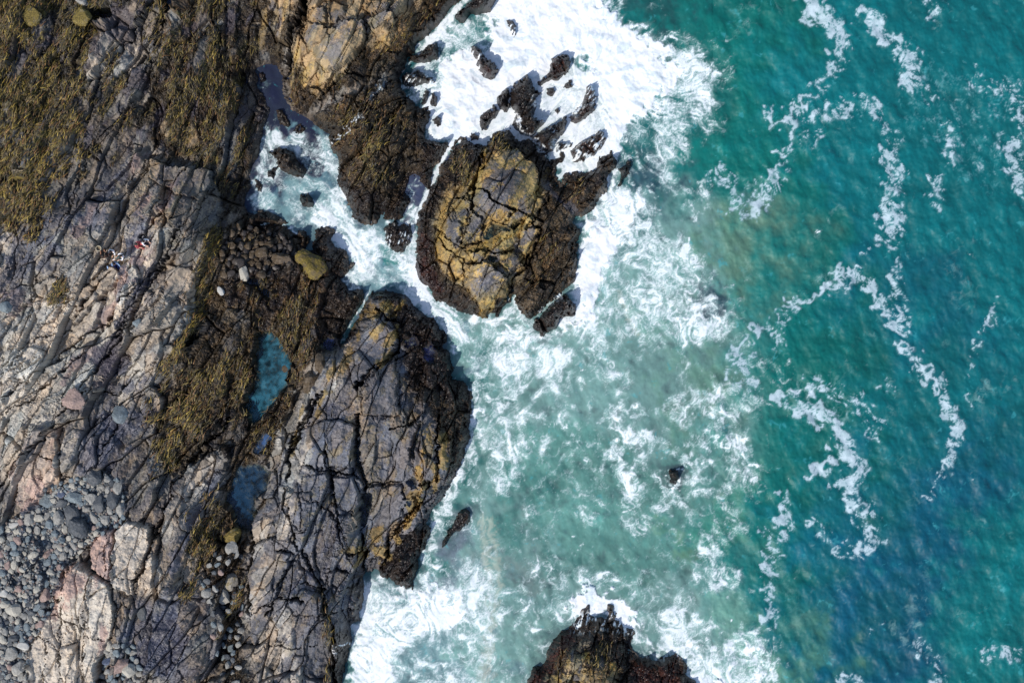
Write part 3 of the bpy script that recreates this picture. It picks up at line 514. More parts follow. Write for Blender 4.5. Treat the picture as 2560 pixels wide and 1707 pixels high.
for p in [(735,1160,22,70),(720,1230,20,40),(760,1040,22,60),(850,940,20,70),(770,1130,14,60),(650,1350,20,50),(665,1430,26,50),(640,1500,20,60),(700,1560,30,50),(690,1640,30,70),(650,1620,14,50),(740,1700,30,50),(700,1100,12,40),(720,1300,14,60)]: blob(*p,'pale',.7)
for p in [(900,1060,24,60),(930,1150,30,60),(950,1240,26,60),(900,1000,30,40),(1000,1050,30,40),(890,1300,14,40)]: blob(*p,'tan',.45)
for p in [(800,1020,26,60),(850,1050,24,50),(800,1100,18,40),(860,1120,20,30),(870,1210,24,40),(900,970,26,40),(960,1080,18,30),(760,1270,14,40),(800,1330,24,60),(840,1390,40,40),(880,1450,26,30),(870,1500,24,30),(730,1460,26,60),(780,1470,24,40),(790,1540,20,50),(770,1620,26,60),(820,1500,18,30),(950,1190,20,30),(930,900,26,40),(760,1380,14,40),(735,1400,18,14),(790,1670,20,40),(950,860,20,30)]: blob(*p,'bgrey',.35)
for p in [(830,1030,20,40),(870,1200,18,26),(820,1370,20,60),(865,1440,22,20),(870,1490,18,24),(730,1470,14,50),(800,1570,14,60),(940,960,10,30),(905,950,14,20),(850,1320,18,40),(780,1430,16,30),(740,1380,26,10),(770,1640,14,50),(930,1010,14,20),(780,1050,12,30)]: blob(*p,'navy',.6,rough=.6)
for p in [(1060,1130,14,50),(1070,1100,14,40),(1050,1180,14,30),(1110,1110,12,30),(1105,1150,12,30),(1030,1290,10,60),(1000,1320,10,40),(940,1340,14,40),(960,1380,24,20),(1090,1190,16,30),(1040,1240,14,40),(870,900,9,60),(820,960,9,60),(930,780,24,24),(965,765,20,20),(940,830,24,30),(975,850,14,30),(900,800,9,24),(740,1090,8,50),(760,1020,6,40),(900,1380,30,12),(895,1410,10,20),(960,905,8,40),(1000,770,8,24)]: blob(*p,'goldrk',.75)
for p in [(1070,1150,9,30),(1065,1110,8,24),(990,1310,8,24)]: blob(*p,'tan',.8)
zone(c6((1200,620),(1270,800),(1330,1090),(1300,1556),(1200,1556),(1250,1200)),'olive',8,.6,6)
zone(c6((1310,1100),(1480,960),(1480,1200),(1400,1600),(1260,2000),(1290,1500)),'black',5,1,3)
# -- the large sea rock
zone(CENT,'weed',12,1,5,80)
zone([(1040,540),(1090,420),(1140,350),(1240,340),(1300,350),(1300,380),(1230,390),(1180,440),(1110,480),(1085,560),(1090,620),(1110,700),(1190,760),(1200,800),(1060,740),(1020,640)],'black',10,.7,6)
zone([(1035,560),(1070,600),(1075,660),(1110,730),(1080,760),(1020,660)],'red',8,.7,5)
zone([(1350,430),(1480,480),(1560,380),(1500,350),(1390,380),(1330,340),(1300,340)],'black',10,.8,8)
zone([(1370,560),(1400,600),(1330,640),(1310,700),(1280,740),(1340,830),(1500,700),(1470,560)],'weed',10,.6,8)
OC = [(1250,375),(1288,371),(1306,387),(1337,417),(1347,453),(1360,484),(1362,505),(1330,540),(1352,570),(1335,632),(1308,670),(1300,700),(1272,720),(1262,738),(1230,765),(1205,778),(1195,757),(1160,718),(1125,700),(1098,660),(1088,610),(1085,570),(1095,530),(1110,490),(1150,465),(1180,440),(1190,420),(1215,405),(1225,385)]
zone(OC,'ochre',6,1,5)
for p in [(1240,450,30,50),(1275,470,20,50),(1220,510,26,40),(1130,570,22,30),(1190,570,22,30),(1260,520,22,26),(1160,530,16,20),(1310,600,14,40),(1200,645,22,16),(1290,660,18,26),(1220,700,30,30),(1250,680,20,24),(1140,610,12,20),(1195,720,20,20),(1310,520,20,30),(1240,640,16,16)]: blob(*p,'bgrey',.75)
for p in [(1260,460,20,50),(1240,490,16,40),(1280,430,8,30),(1230,690,16,24),(1300,620,8,30),(1250,540,12,20),(1130,575,12,20),(1195,575,12,20),(1270,655,10,16)]: blob(*p,'navy',.55,rough=.7)
for p in [(1225,605,10,70,'goldrk',1,24),(1290,575,9,40,'goldrk',1,40),(1100,600,14,50,'goldrk',.7),(1195,440,10,50,'goldrk',.7),(1215,380,10,30,'goldrk',.7),(1340,480,10,40,'goldrk',.6),(1215,775,20,30,'goldrk',.7),(1110,530,8,40,'goldrk',.7),(1265,735,20,16,'goldrk',.5),(1290,560,10,10,'goldrk',.9),(1265,628,16,8,'goldrk',.8)]: blob(*p)
for p in [(1360,650,16,40),(1350,690,14,30),(1375,640,10,30),(1440,480,14,30),(1350,600,14,20)]: blob(*p,'brown',.8)
for p in [(1170,440,16,30),(1150,400,16,30),(1235,350,18,30),(1255,370,14,20)]: blob(*p,'olive',.7)
blob(1400,500,10,60,'navy',.7,-50); blob(1430,520,8,50,'navy',.6,-50)
# -- the rock at the bottom, the small rocks
zone(BOTT,'black',8,1,4,80)
zone(cbr((440,2200),(450,1568),(500,1450),(640,1350),(640,1260),(760,1090),(880,1000),(900,1150),(820,1300),(700,1480),(640,1568),(700,2200)),'red',10,.9,5)
zone(cbr((1450,1280),(1700,1350),(1860,1270),(2010,1380),(1960,1510),(2100,2000),(1600,2000)),'red',12,.7,8)
for p in [(1450,1660,14,40),(1490,1700,20,30),(1420,1700,14,40),(1530,1690,14,30),(1390,1700,20,20),(1460,1640,12,14)]: blob(*p,'ochre',.9)
for p in [(1468,1634,14,14),(1530,1660,14,12),(1400,1690,14,18),(1425,1655,14,20)]: blob(*p,'goldrk',.8)
for p in [(1435,1670,30,50,'tan',.6),(1500,1695,40,30,'ochre',.7),(1440,1700,40,30,'ochre',.7),(1400,1650,16,40,'brown',.8),(1500,1640,24,40,'olive',.6)]: blob(*p)
blob(1450,1640,12,12,'weed',.4); blob(1500,1560,40,30,'weed',.5)
for p in [(1430,1640,5,14),(1450,1670,4,12),(1440,1700,6,10),(1505,1650,5,14)]: blob(*p,'navy',.8)
sr = np.zeros(U.shape, F); rr_ = np.zeros(U.shape, F)
m = (reg >= 100).astype(F) * ss(-26, -10, best); paint(m, 'black')
for i in (0, 5, 8, 12, 7): paint(((reg == 100 + i) * (NB5 > -.4)).astype(F), 'red', .7)
for i in (22, 26, 27): paint((reg == 100 + i).astype(F), 'weed', .8)
# rocks are darker, wetter and weedier the closer they are to the water line
wet = (1 - ss(2, 26, best + NB2 * 7)) * (best > -30)
paint(wet.astype(F), 'black', .55)

# water pouring off the surf rocks
def pour(poly, lo, soft=8):
    s = sdf(poly, U, V, 30); k = ss(-soft, soft, s) * ss(lo, lo + .5, STK1 * .7 + STK3 * .5 + NB2 * .5)
    paint(k.astype(F), 'foam', .9)
pour(cn((700,560),(860,560),(860,780),(780,760),(700,860),(660,800)), .1)
pour(cn((700,1080),(900,960),(960,1060),(820,1180),(760,1240),(640,1260),(640,1180)), .1)
pour(cn((380,640),(460,700),(520,900),(430,900),(380,760)), .5); pour(c1((1690,330),(1780,400),(1800,560),(1700,500),(1650,400)), .1)
pour(cn((520,1010),(680,1040),(640,1150),(520,1160)), .7); pour(c2((980,150),(1300,130),(1280,360),(1060,400)), 1.0); pour(cbr((880,900),(1300,850),(1480,1040),(1480,1120),(1200,1040),(900,1080)), .45, 12); pour(cbr((1480,1280),(2000,1250),(2010,1330),(1700,1330)), .4)
pour(c1((1900,60),(2060,130),(2080,420),(1960,440),(1930,200)), .2); pour(c1((1180,520),(1440,520),(1440,640),(1240,700)), .7)
for L_, w_ in [(cn((230,820),(290,900),(350,1000),(420,1060),(480,1130),(560,1150)),3.5),(cn((350,1000),(440,930),(560,960)),2),(cn((540,1110),(530,1040),(600,1010),(700,1000)),3),(c6((1310,1310),(1340,1260),(1330,1180),(1360,1150),(1440,1160)),1.6),(c4((450,530),(510,470),(600,400)),2),(c1((700,1060),(800,960),(880,880),(910,860)),2.2),(c1((1080,650),(1000,700),(960,760)),3)]:
    d_ = ldist(L_, UW + NB6 * 3, VW + NB5 * 3, 30); w_ = w_ * (1 + .5 * NJ); paint(((1 - ss(w_ * .2, w_ * 1.3 + .4, d_ + NB3 * 1.0)) * (best > -10)).astype(F), 'foam', .9)

# ------------------------------------------------------------------ relief detail
amp = WS * LANDW
z = zm + zraise * ss(4, 20, best)
FAC = [   # single blocks that stand proud: outline, rise, slope along x, slope along y
 (c4b((760,640),(780,500),(980,320),(1130,280),(1320,460),(1360,600),(1330,760),(1250,860),(1130,880),(1000,820),(850,700)),.85,.5,-.2),
 (c4b((755,655),(850,720),(1000,835),(1105,905),(1000,1010),(900,970),(770,870),(700,800)),.55,.4,-.3),(c4b((610,1080),(690,900),(790,970),(820,1080),(780,1150),(620,1235)),.6,.4,0),
 (c4b((360,1040),(450,940),(500,860),(600,1030),(600,1160),(480,1220)),.5,.5,.1),(c4b((1140,1260),(1200,1080),(1250,940),(1290,980),(1240,1090),(1390,1060),(1290,1290),(1210,1340)),.6,-.3,0),
 (c4b((500,850),(640,740),(700,880),(620,1020),(530,960)),.45,.4,0),(c4b((960,1300),(1120,1290),(1180,1400),(1100,1500),(1000,1400)),.5,0,.4),(c4b((650,1290),(860,1270),(800,1385),(700,1370)),.4,.3,0),
 (c2((1640,480),(1800,450),(1960,560),(1965,680),(1890,780),(1780,805),(1740,740),(1640,640)),.9,.4,-.3),
 (c2((775,1090),(880,880),(1000,860),(1080,930),(1165,960),(1170,1080),(1080,1180),(855,1370),(790,1190)),.7,.4,.1),(c2((905,800),(960,720),(1170,740),(1180,800),(1080,880),(1000,820)),.5,.3,.3),
 (c2((890,1400),(1000,1260),(1130,1160),(1160,1300),(1180,1568),(900,1568)),.5,.3,-.2),
 (c3((755,560),(940,525),(965,640),(930,720),(820,740),(770,700)),.4,.3,.2),(c3((985,560),(1150,560),(1195,620),(1180,780),(1080,810),(995,740)),.35,.3,0),(c3((1015,840),(1180,815),(1185,1095),(1125,1135),(1060,960)),.6,-.4,.1),
 (c3((1590,350),(1740,440),(1720,600),(1620,600),(1565,480)),.5,.5,0),(c3((1770,300),(1860,280),(1860,420),(1800,560),(1740,560)),.4,.4,0),(c3((1215,620),(1480,640),(1500,840),(1370,1000),(1360,1160),(1230,1160),(1240,880)),.35,.2,0),
 (c3((1450,990),(1600,800),(1780,640),(1700,820),(1560,960)),.35,.3,.2),(c3((640,640),(740,720),(755,940),(660,860)),.35,.4,0),(c3((380,1060),(560,1000),(690,1100),(620,1300),(560,1430),(380,1568),(350,1300)),.5,.5,0),
 (c3((680,330),(790,170),(960,130),(1130,180),(1140,480),(930,490),(750,470)),.4,.4,0),(c3((660,1500),(760,1400),(900,1420),(920,1568),(700,1568)),.4,.3,.2),(c6((760,100),(950,160),(1250,640),(1180,640),(1040,560),(960,260),(740,240)),.3,.3,0),
 (c6((1240,470),(1500,440),(1480,610),(1260,600)),.35,.2,0),(c6((1290,620),(1580,620),(1540,830),(1260,830)),.3,.2,0),
 (c1((490,180),(590,220),(630,210),(760,190),(800,160),(910,160),(900,350),(760,480),(640,540),(540,400),(470,300)),.7,.5,.1),(c1((920,150),(1110,80),(1140,230),(1110,340),(1000,300)),.5,.4,0),(c1((500,80),(620,70),(640,190),(510,180)),.5,.4,0),(c1((640,20),(800,60),(790,130),(660,180)),.45,.3,0),
 (c1((510,640),(590,680),(590,740),(520,700)),.5,.4,0),(c1((960,0),(1120,0),(1080,80),(960,110),(900,60)),.4,.3,0),
 (c0((1070,1180),(1400,1240),(1560,1260),(1575,1380),(1500,1500),(1250,1400),(1100,1300)),.35,.2,-.3),(cr2((1190,480),(1400,500),(1500,560),(1400,760),(1200,720),(1250,600)),.3,.3,0),(cr2((560,700),(700,540),(790,480),(900,560),(640,800),(540,900)),.5,.3,.2),
 (cr2((240,640),(400,560),(480,660),(410,860),(300,900),(230,780)),.4,.3,0),(cr2((1000,800),(1200,640),(1230,680),(1100,800),(960,960)),.4,.4,0),(cr2((970,960),(1150,800),(1180,840),(1080,1000)),.3,.3,0),
 (cl3((1280,600),(1420,460),(1560,380),(1690,330),(1690,470),(1500,560),(1350,740)),.35,.3,.1)]
zf = np.zeros(U.shape, F); fe = np.zeros(U.shape, F)
for poly, up, tx, ty in FAC:
    s = sdf(poly, UW, VW, 24); c_ = np.mean(poly, axis=0); k_ = ss(-1.5, 2.5, s)
    zf = np.where(k_ > 0, zf * (1 - k_) + k_ * (up * .75 + (U - c_[0]) * K * tx * .22 + (V - c_[1]) * K * ty * .22), zf)
    fe = np.maximum(fe, 1 - ss(.5, 3.5, np.abs(s + 1.5)))
tilt = (q1[0][i1] - .35) * .9
dz = ((q0[1][i0] - .5) * 1.0 + b0 * (q0[0][i0] - .3) * 2.3 + a0 * (q0[2][i0] - .5) * .5) * np.minimum(amp * 1.2, LANDW)
dz -= (1 - ss(.5, 6, e0)) * .45 * np.minimum(amp * 1.2, LANDW)
dz += (BIG * .16 + MED * .10) * LANDW * (.3 + .7 * np.minimum(WS + WW * .6, 1))
dz += ((q1[1][i1] - .5) * .62 + b1 * tilt * 1.9 + a1 * (q1[2][i1] - .5) * .4) * amp
dz += ((q2[1][i2] - .5) * .22 + b2 * (q2[0][i2] - .4) * .55 + a2 * (q2[2][i2] - .5) * .24) * amp * (.35 + .65 * gate2)
dz += ((q3[1][i3] - .5) * .09 + b3 * (q3[0][i3] - .5) * .15 + a3 * (q3[2][i3] - .5) * .12) * amp * (.15 + .85 * gate3)
dz -= (crack1 * .30 + crack2 * .09 + crack3 * .04) * amp
dz += (STK2 * .022 + STK1 * .011 + STK3 * .004) * amp
dz += NB5 * .028 * LANDW + NB2 * .05 * LANDW
wdn = np.abs(NB6) * .05 + np.abs(NB3) * .035 + NB4 * .014 + nf(U, V, 34, 1) * .09 + ss(0, 9, e2) * .20 * (.4 + q2[1][i2]) + (q2[0][i2] - .5) * b2 * .3 + ss(0, 5, e3) * .05 * gate3
dz += wdn * WW * (.35 + .65 * LANDW)
z = z + dz * (1 - .35 * (zf > .1)) + (zf - .18 * fe) * LANDW - jz * LANDW * .9
# colour differs from block to block, and open joints hold dark grit and lichen
tone = np.exp(((q0[3][i0] - .5) * .30 + (q1[3][i1] - .5) * .38 + (q2[3][i2] - .5) * .30 * gate2 + (q3[3][i3] - .5) * .18 * gate3) * WS + ((q2[3][i2] - .5) * .35 - (1 - ss(0, 4, e2)) * .25) * WW)
warm = ((q2[4][i2] - .5) * .16 + (q1[4][i1] - .5) * .14) * WS
RGB *= tone[..., None]
RGB[..., 0] *= 1 + warm; RGB[..., 2] *= 1 - warm
ck = np.clip(np.maximum(np.maximum(crack1 * .45, crack2 * .22) * np.minimum(WS * 1.3, 1), jn * .85), 0, 1)
RGB *= (1 - ck * .6)[..., None]
# pools
poolz = []
for poly, hz, colr, lab in POOLS:
    s = sdf(poly, UW, VW, 30)
    zz = hz - .18 - .02 * np.clip(s, 0, 30) + .05 * NB5 + .03 * NB3
    k = ss(-5, 3, s)
    z = z * (1 - k) + zz * k
    # the ground just around a pool stands above it
    rim = (s > -9) & (s <= -1)
    z = np.where(rim, np.maximum(z, hz + .02 - .0 * s), z)
    zm = np.where(s > -12, hz, zm)
    kk = ss(-3, 4, s)[..., None] * .75
    RGB[:] = RGB * (1 - kk) + (lin(96, 100, 84) * np.exp(NB5 * .6 + NB6 * .3 + NB2 * .4)[..., None]) * kk
fm = (RGB.min(-1) > .6)
RGB = np.where(fm[..., None], RGB, RGB * np.array([.90, .885, .86], F))
RGB = np.clip(RGB, .004, .9)
ZX = np.clip(np.where(best > 0, np.maximum(zm, 0), 0), 0, 9)
# smooth the height that sets the sideways position
def blur(a, n):
    for _ in range(n):
        a = (a + np.roll(a, 1, 0) + np.roll(a, -1, 0) + np.roll(a, 1, 1) + np.roll(a, -1, 1)) / 5
    return a
ZX = blur(ZX, 6)
def to_world(u, v, zx):
    f = (HC - zx) / HC
    return (u - CU) * K * f, -(v - CV) * K * f
X, Y = to_world(U, V, ZX)
def ground_z(u, v):
    j = int(np.clip(np.searchsorted(us, u), 1, len(us) - 2)); i = int(np.clip(np.searchsorted(vs, v), 1, len(vs) - 2))
    return float(z[i, j]), float(ZX[i, j])
def top_z(u, v, r):
    jj = (us > u - r) & (us < u + r); ii = (vs > v - r) & (vs < v + r)
    a = z[np.ix_(ii, jj)]
    return float(np.percentile(a, 60))
# ------------------------------------------------------------------ materials
def nodes(name):
    m = bpy.data.materials.new(name); m.use_nodes = True
    n = m.node_tree.nodes; l = m.node_tree.links
    return m, n, l, n['Principled BSDF']
def relief_mat(name, bump=.18, spec=.35):
    m, n, l, b = nodes(name)
    at = n.new('ShaderNodeAttribute'); at.attribute_name = 'tint'
    tc = n.new('ShaderNodeTexCoord')
    no = n.new('ShaderNodeTexNoise'); no.inputs['Scale'].default_value = 14; no.inputs['Detail'].default_value = 5; no.inputs['Roughness'].default_value = .7
    l.new(tc.outputs['Object'], no.inputs['Vector'])
    mr = n.new('ShaderNodeMapRange'); mr.inputs[1].default_value = .3; mr.inputs[2].default_value = .7; mr.inputs[3].default_value = .82; mr.inputs[4].default_value = 1.18
    l.new(no.outputs[0], mr.inputs[0])
    mx = n.new('ShaderNodeVectorMath'); mx.operation = 'SCALE'
    l.new(at.outputs['Color'], mx.inputs[0]); l.new(mr.outputs[0], mx.inputs['Scale'])
    l.new(mx.outputs[0], b.inputs['Base Color']); l.new(at.outputs['Alpha'], b.inputs['Roughness'])
    b.inputs['Specular IOR Level'].default_value = spec
    bu = n.new('ShaderNodeBump'); bu.inputs['Strength'].default_value = bump; bu.inputs['Distance'].default_value = .05
    l.new(no.outputs[0], bu.inputs['Height']); l.new(bu.outputs[0], b.inputs['Normal'])
    return m
M_ROCK = relief_mat('fractured_rock'); M_WET = relief_mat('wet_weedy_rock', .3, .5)
def plain(name, c, rough=.7, var=.2, scale=20, spec=.4):
    m, n, l, b = nodes(name)
    tc = n.new('ShaderNodeTexCoord'); no = n.new('ShaderNodeTexNoise'); no.inputs['Scale'].default_value = scale; no.inputs['Detail'].default_value = 4
    l.new(tc.outputs['Object'], no.inputs['Vector'])
    mr = n.new('ShaderNodeMapRange'); mr.inputs[1].default_value = .3; mr.inputs[2].default_value = .7; mr.inputs[3].default_value = 1 - var; mr.inputs[4].default_value = 1 + var
    l.new(no.outputs[0], mr.inputs[0])
    mx = n.new('ShaderNodeVectorMath'); mx.operation = 'SCALE'; mx.inputs[0].default_value = tuple(float(x) for x in c)
    l.new(mr.outputs[0], mx.inputs['Scale']); l.new(mx.outputs[0], b.inputs['Base Color'])
    b.inputs['Roughness'].default_value = rough; b.inputs['Specular IOR Level'].default_value = spec
    bu = n.new('ShaderNodeBump'); bu.inputs['Strength'].default_value = .3; bu.inputs['Distance'].default_value = .02
    l.new(no.outputs[0], bu.inputs['Height']); l.new(bu.outputs[0], b.inputs['Normal'])
    return m
def sea_mat():
    m, n, l, b = nodes('sea_water')
    at = n.new('ShaderNodeAttribute'); at.attribute_name = 'tint'
    tc = n.new('ShaderNodeTexCoord')
    no = n.new('ShaderNodeTexNoise'); no.inputs['Scale'].default_value = 3.2; no.inputs['Detail'].default_value = 6; no.inputs['Roughness'].default_value = .62; no.inputs['Distortion'].default_value = .6
    mp = n.new('ShaderNodeMapping'); mp.inputs['Rotation'].default_value = (0, 0, math.radians(20)); mp.inputs['Scale'].default_value = (1.5, .6, 1)
    l.new(tc.outputs['Object'], mp.inputs[0]); l.new(mp.outputs[0], no.inputs['Vector'])
    l.new(at.outputs['Color'], b.inputs['Base Color']); l.new(at.outputs['Alpha'], b.inputs['Roughness'])
    b.inputs['IOR'].default_value = 1.33
    bu = n.new('ShaderNodeBump'); bu.inputs['Strength'].default_value = .12; bu.inputs['Distance'].default_value = .08
    l.new(no.outputs[0], bu.inputs['Height']); l.new(bu.outputs[0], b.inputs['Normal'])
    return m
M_SEA = sea_mat()
def pool_mat():
    m, n, l, b = nodes('pool_water')
    at = n.new('ShaderNodeAttribute'); at.attribute_name = 'tint'
    tc = n.new('ShaderNodeTexCoord'); no = n.new('ShaderNodeTexNoise'); no.inputs['Scale'].default_value = 3; no.inputs['Detail'].default_value = 3
    l.new(tc.outputs['Object'], no.inputs['Vector'])
    bu = n.new('ShaderNodeBump'); bu.inputs['Strength'].default_value = .05; bu.inputs['Distance'].default_value = .02
    l.new(no.outputs[0], bu.inputs['Height']); l.new(bu.outputs[0], b.inputs['Normal'])
    l.new(at.outputs['Color'], b.inputs['Base Color']); l.new(at.outputs['Alpha'], b.inputs['Alpha'])
    b.inputs['Roughness'].default_value = .12; b.inputs['IOR'].default_value = 1.33
    return m
M_POOL = pool_mat()

# ------------------------------------------------------------------ building objects
def tag(o, label=None, cat=None, group=None, kind=None):
    for k, v_ in (('label', label), ('category', cat), ('group', group), ('kind', kind)):
        if v_: o[k] = v_
    return o
def mesh_obj(name, co_, faces, tint=None, mat=None, smooth=False, parent=None):
    me = bpy.data.meshes.new(name); nv = len(co_); nf_ = len(faces); k = faces.shape[1]
    me.vertices.add(nv); me.vertices.foreach_set('co', np.ascontiguousarray(co_, F).ravel())
    me.loops.add(nf_ * k); me.loops.foreach_set('vertex_index', np.ascontiguousarray(faces, np.int32).ravel())
    me.polygons.add(nf_); me.polygons.foreach_set('loop_start', np.arange(0, nf_ * k, k, dtype=np.int32))
    me.polygons.foreach_set('use_smooth', np.full(nf_, smooth))
    if tint is not None:
        a = me.attributes.new('tint', 'FLOAT_COLOR', 'POINT'); a.data.foreach_set('color', np.ascontiguousarray(tint, F).ravel())
    me.update(calc_edges=True)
    if mat: me.materials.append(mat)
    o = bpy.data.objects.new(name, me); COL.objects.link(o)
    if parent: o.parent = parent
    return o
def grid_faces(shape):
    h, w_ = shape; i = np.arange(h * w_, dtype=np.int32).reshape(h, w_)
    return np.stack([i[1:, :-1], i[1:, 1:], i[:-1, 1:], i[:-1, :-1]], -1).reshape(-1, 4)
def cut(name, co_, tint, faces, mask, mat, smooth=False):
    f = faces[mask]
    if len(f) == 0: return None
    used, inv = np.unique(f.ravel(), return_inverse=True)
    c = co_[used]
    org = np.array([c[:, 0].mean(), c[:, 1].mean(), 0], F)
    o = mesh_obj(name, c - org, inv.reshape(-1, 4), tint[used], mat, smooth)
    o.location = org.tolist()
    return o
LF = grid_faces(U.shape)
LC = np.stack([X, Y, z], -1).reshape(-1, 3)
LT = np.concatenate([RGB, RO[..., None]], -1).reshape(-1, 4)
vreg = reg.ravel(); fr = vreg[LF[:, 0]]
keep = (best.ravel()[LF] > -16).any(1)
o = cut('rocky_shore', LC, LT, LF, keep & (fr == 0), M_ROCK); tag(o, kind='structure')
o = cut('sea_stack', LC, LT, LF, keep & (fr == 1), M_ROCK)
tag(o, "largest sea rock, ochre and blue-grey blocky top with a dark weedy skirt, ringed by surf", "sea rock")
o = cut('sea_rock', LC, LT, LF, keep & (fr == 2), M_ROCK)
tag(o, "dark red-brown rock with pale knobbly middle, cut off by the bottom edge of the photo", "sea rock")
for i, (nm, poly, lab) in enumerate(MASS):
    o = cut(nm, LC, LT, LF, keep & (fr == 10 + i), M_ROCK)
    if o: tag(o, lab, {'rock_outcrop': 'outcrop', 'rock_ledge': 'ledge', 'rock_slab': 'slab'}[nm], None if nm != 'rock_slab' else 'slabs on the dry shelf')
for i, (poly, h, lab) in enumerate(SEAROCKS):
    o = cut('sea_rock', LC, LT, LF, keep & (fr == 100 + i), M_WET)
    if o: tag(o, lab, "sea rock", "rocks standing in the surf")
for i, (poly, hz, colr, lab) in enumerate(POOLS):
    sp = sdf(poly, UW, VW, 30)
    fx_ = (HC - hz) / HC
    cc = np.stack([X, Y, np.full(U.shape, hz, F)], -1).reshape(-1, 3)
    dp = ss(-4, 13, sp + NB2 * 3)
    pt = colr * .62 * np.exp(np.clip(NB2 * .25 + NB5 * .28 + NB1 * .25, -1, .6))[..., None] * (1 - .35 * dp[..., None] * (colr[1] < .1))
    pt = np.concatenate([np.clip(pt, .002, .6), (.12 + .70 * dp * np.clip(.85 + NB5 * .15, .5, 1))[..., None]], -1).reshape(-1, 4)
    o = cut('tide_pool', cc, pt, LF, (sp.ravel()[LF] > -7).any(1), M_POOL)
    tag(o, lab, 'tide pool', 'tide pools', 'structure')
# ------------------------------------------------------------------ the sea: colour, foam and swell on one sheet
del e1, e2, e3, a1, a2, a3, b1, b2, b3, i1, i2, i3, e0, i0, a0, b0, BIG, MED
us2 = axis(560, 22000, 590, 2700, STEP); vs2 = axis(-16000, 16000, -150, 1857, STEP)
U, V = np.meshgrid(us2, vs2); U = U.astype(F); V = V.astype(F)
ub, vb = us, vs
def from_land(T, default):
    """look a land field up on the sea grid (both are on the same 2 px raster near the frame)"""
    j = np.clip(np.searchsorted(ub, us2), 0, len(ub) - 1); i = np.clip(np.searchsorted(vb, vs2), 0, len(vb) - 1)
    out = T[np.ix_(i, j)].copy(); out[:, us2 > ub[-1]] = default
    return out
shore = -from_land(best, -200)               # px from the nearest rock
shore[:, us2 > 1780] = 120
n1 = nf(U, V, 300, 1); n2 = nf(U, V, 90, 2); n3 = nf(U, V, 40, 3); n4 = nb(U, V, 30, 0); n5 = nb(U, V, 14, 1)
wx = U + n3 * 9 + n4 * 5; wy = V + nf(U, V, 40, 0) * 9 + nb(U, V, 30, 2) * 5
wx2 = U + n3 * 4 + n5 * 3.5; wy2 = V + nf(U, V, 40, 0) * 4 + nb(U, V, 15, 3) * 3.5
# --- foam density painted from the photograph
DR = False
D = np.zeros(U.shape, F)
def fz(poly, d, soft=14, wob=1.0):
    s = sdf(poly, U + (wx - U) * wob, V + (wy - V) * wob, soft * 2 + 4)
    np.maximum(D, d * ss(-soft, soft, s), out=D)
def fl(line, wd, d, wob=1.0):
    wd = wd * (.84 if DR else 1)
    s = ldist(line, U + (wx - U) * wob, V + (wy - V) * wob, wd * 2 + 6)
    np.maximum(D, d * (1 - ss(wd * .35, wd * 1.35, s)), out=D)
fz([(1120,790),(1300,790),(1440,720),(1560,620),(1640,600),(1740,700),(1800,740),(1850,800),(1840,840),(1760,880),(1640,880),(1500,900),(1400,950),(1440,1010),(1420,1070),(1330,1080),(1280,1040),(1230,1110),(1180,1180),(1130,1240),(1150,1000),(1160,920)],.50,30)
fz([(1160,850),(1300,830),(1440,840),(1500,900),(1400,940),(1250,960),(1180,1000)],.62,30)
fz([(1500,520),(1620,480),(1700,560),(1760,640),(1800,740),(1700,830),(1560,800),(1480,830)],.56,30)
fz([(940,1440),(1060,1380),(1150,1400),(1250,1420),(1260,1500),(1240,1900),(850,1900),(880,1560)],.55,24)
fz([(1300,1430),(1420,1420),(1560,1400),(1680,1420),(1760,1480),(1800,1540),(1780,1707),(1780,1900),(1500,1900),(1380,1560)],.50,34)
fz([(1080,1290),(1180,1260),(1230,1330),(1230,1440),(1100,1440)],.48,24)
fz([(650,330),(760,340),(830,350),(850,480),(900,560),(1000,560),(1050,560),(1040,680),(1140,770),(1200,830),(1150,900),(1100,830),(1000,740),(930,720),(870,710),(860,630),(800,560),(720,560),(620,520),(640,420)],.68,16)
fz([(720,350),(800,380),(840,440),(820,480),(740,440),(700,400)],.60,16)
fl([(780,520),(850,600),(900,650),(970,700),(1040,740),(1100,800),(1150,860)],30,.86)
fl([(1010,560),(1030,620),(1050,690)],14,.8); fl([(860,590),(940,610),(1000,640),(1060,720),(1130,790),(1170,850)],16,.86)
fl([(1060,440),(1040,450),(1022,480),(1035,530),(1000,560)],10,.75); fl([(1135,340),(1103,400),(1084,450),(1072,475),(1060,510),(1045,550)],11,1.0,.1)
fl([(870,700),(905,700),(880,730)],16,.8); fl([(925,730),(900,770),(872,815),(850,855)],5,.85,.2)
fl([(645,560),(690,560),(740,590)],9,.85); fl([(650,525),(690,530),(720,550)],6,.8)
fl([(1050,140),(1110,60),(1165,0),(1200,-40)],12,.98,.3)
fl([(1190,960),(1185,1060),(1160,1180),(1110,1260),(1080,1330),(1075,1420),(1050,1460)],26,.82)
fl([(1290,350),(1330,345),(1360,385),(1385,410),(1430,380),(1480,330)],7,.95,.3); fl([(1400,440),(1410,400)],12,.97,.3); fl([(1440,430),(1500,410),(1560,350)],9,.9,.3)
fl([(1380,375),(1380,350),(1410,330),(1430,300)],4,.8,.3)
fz([(1500,440),(1540,430),(1545,480),(1500,500)],.9,8)
fz([(1480,520),(1520,480),(1570,465),(1640,480),(1600,540),(1560,590),(1545,640),(1530,690),(1490,740),(1500,790),(1440,830),(1380,860),(1340,860),(1300,900),(1270,880),(1230,830),(1290,800),(1340,820),(1400,810),(1440,760),(1420,735),(1445,690),(1440,620),(1460,580),(1430,555)],.88,18)
fz([(1490,560),(1540,560),(1530,640),(1500,700),(1480,790),(1400,840),(1440,760),(1430,700),(1445,640)],1.1,10)
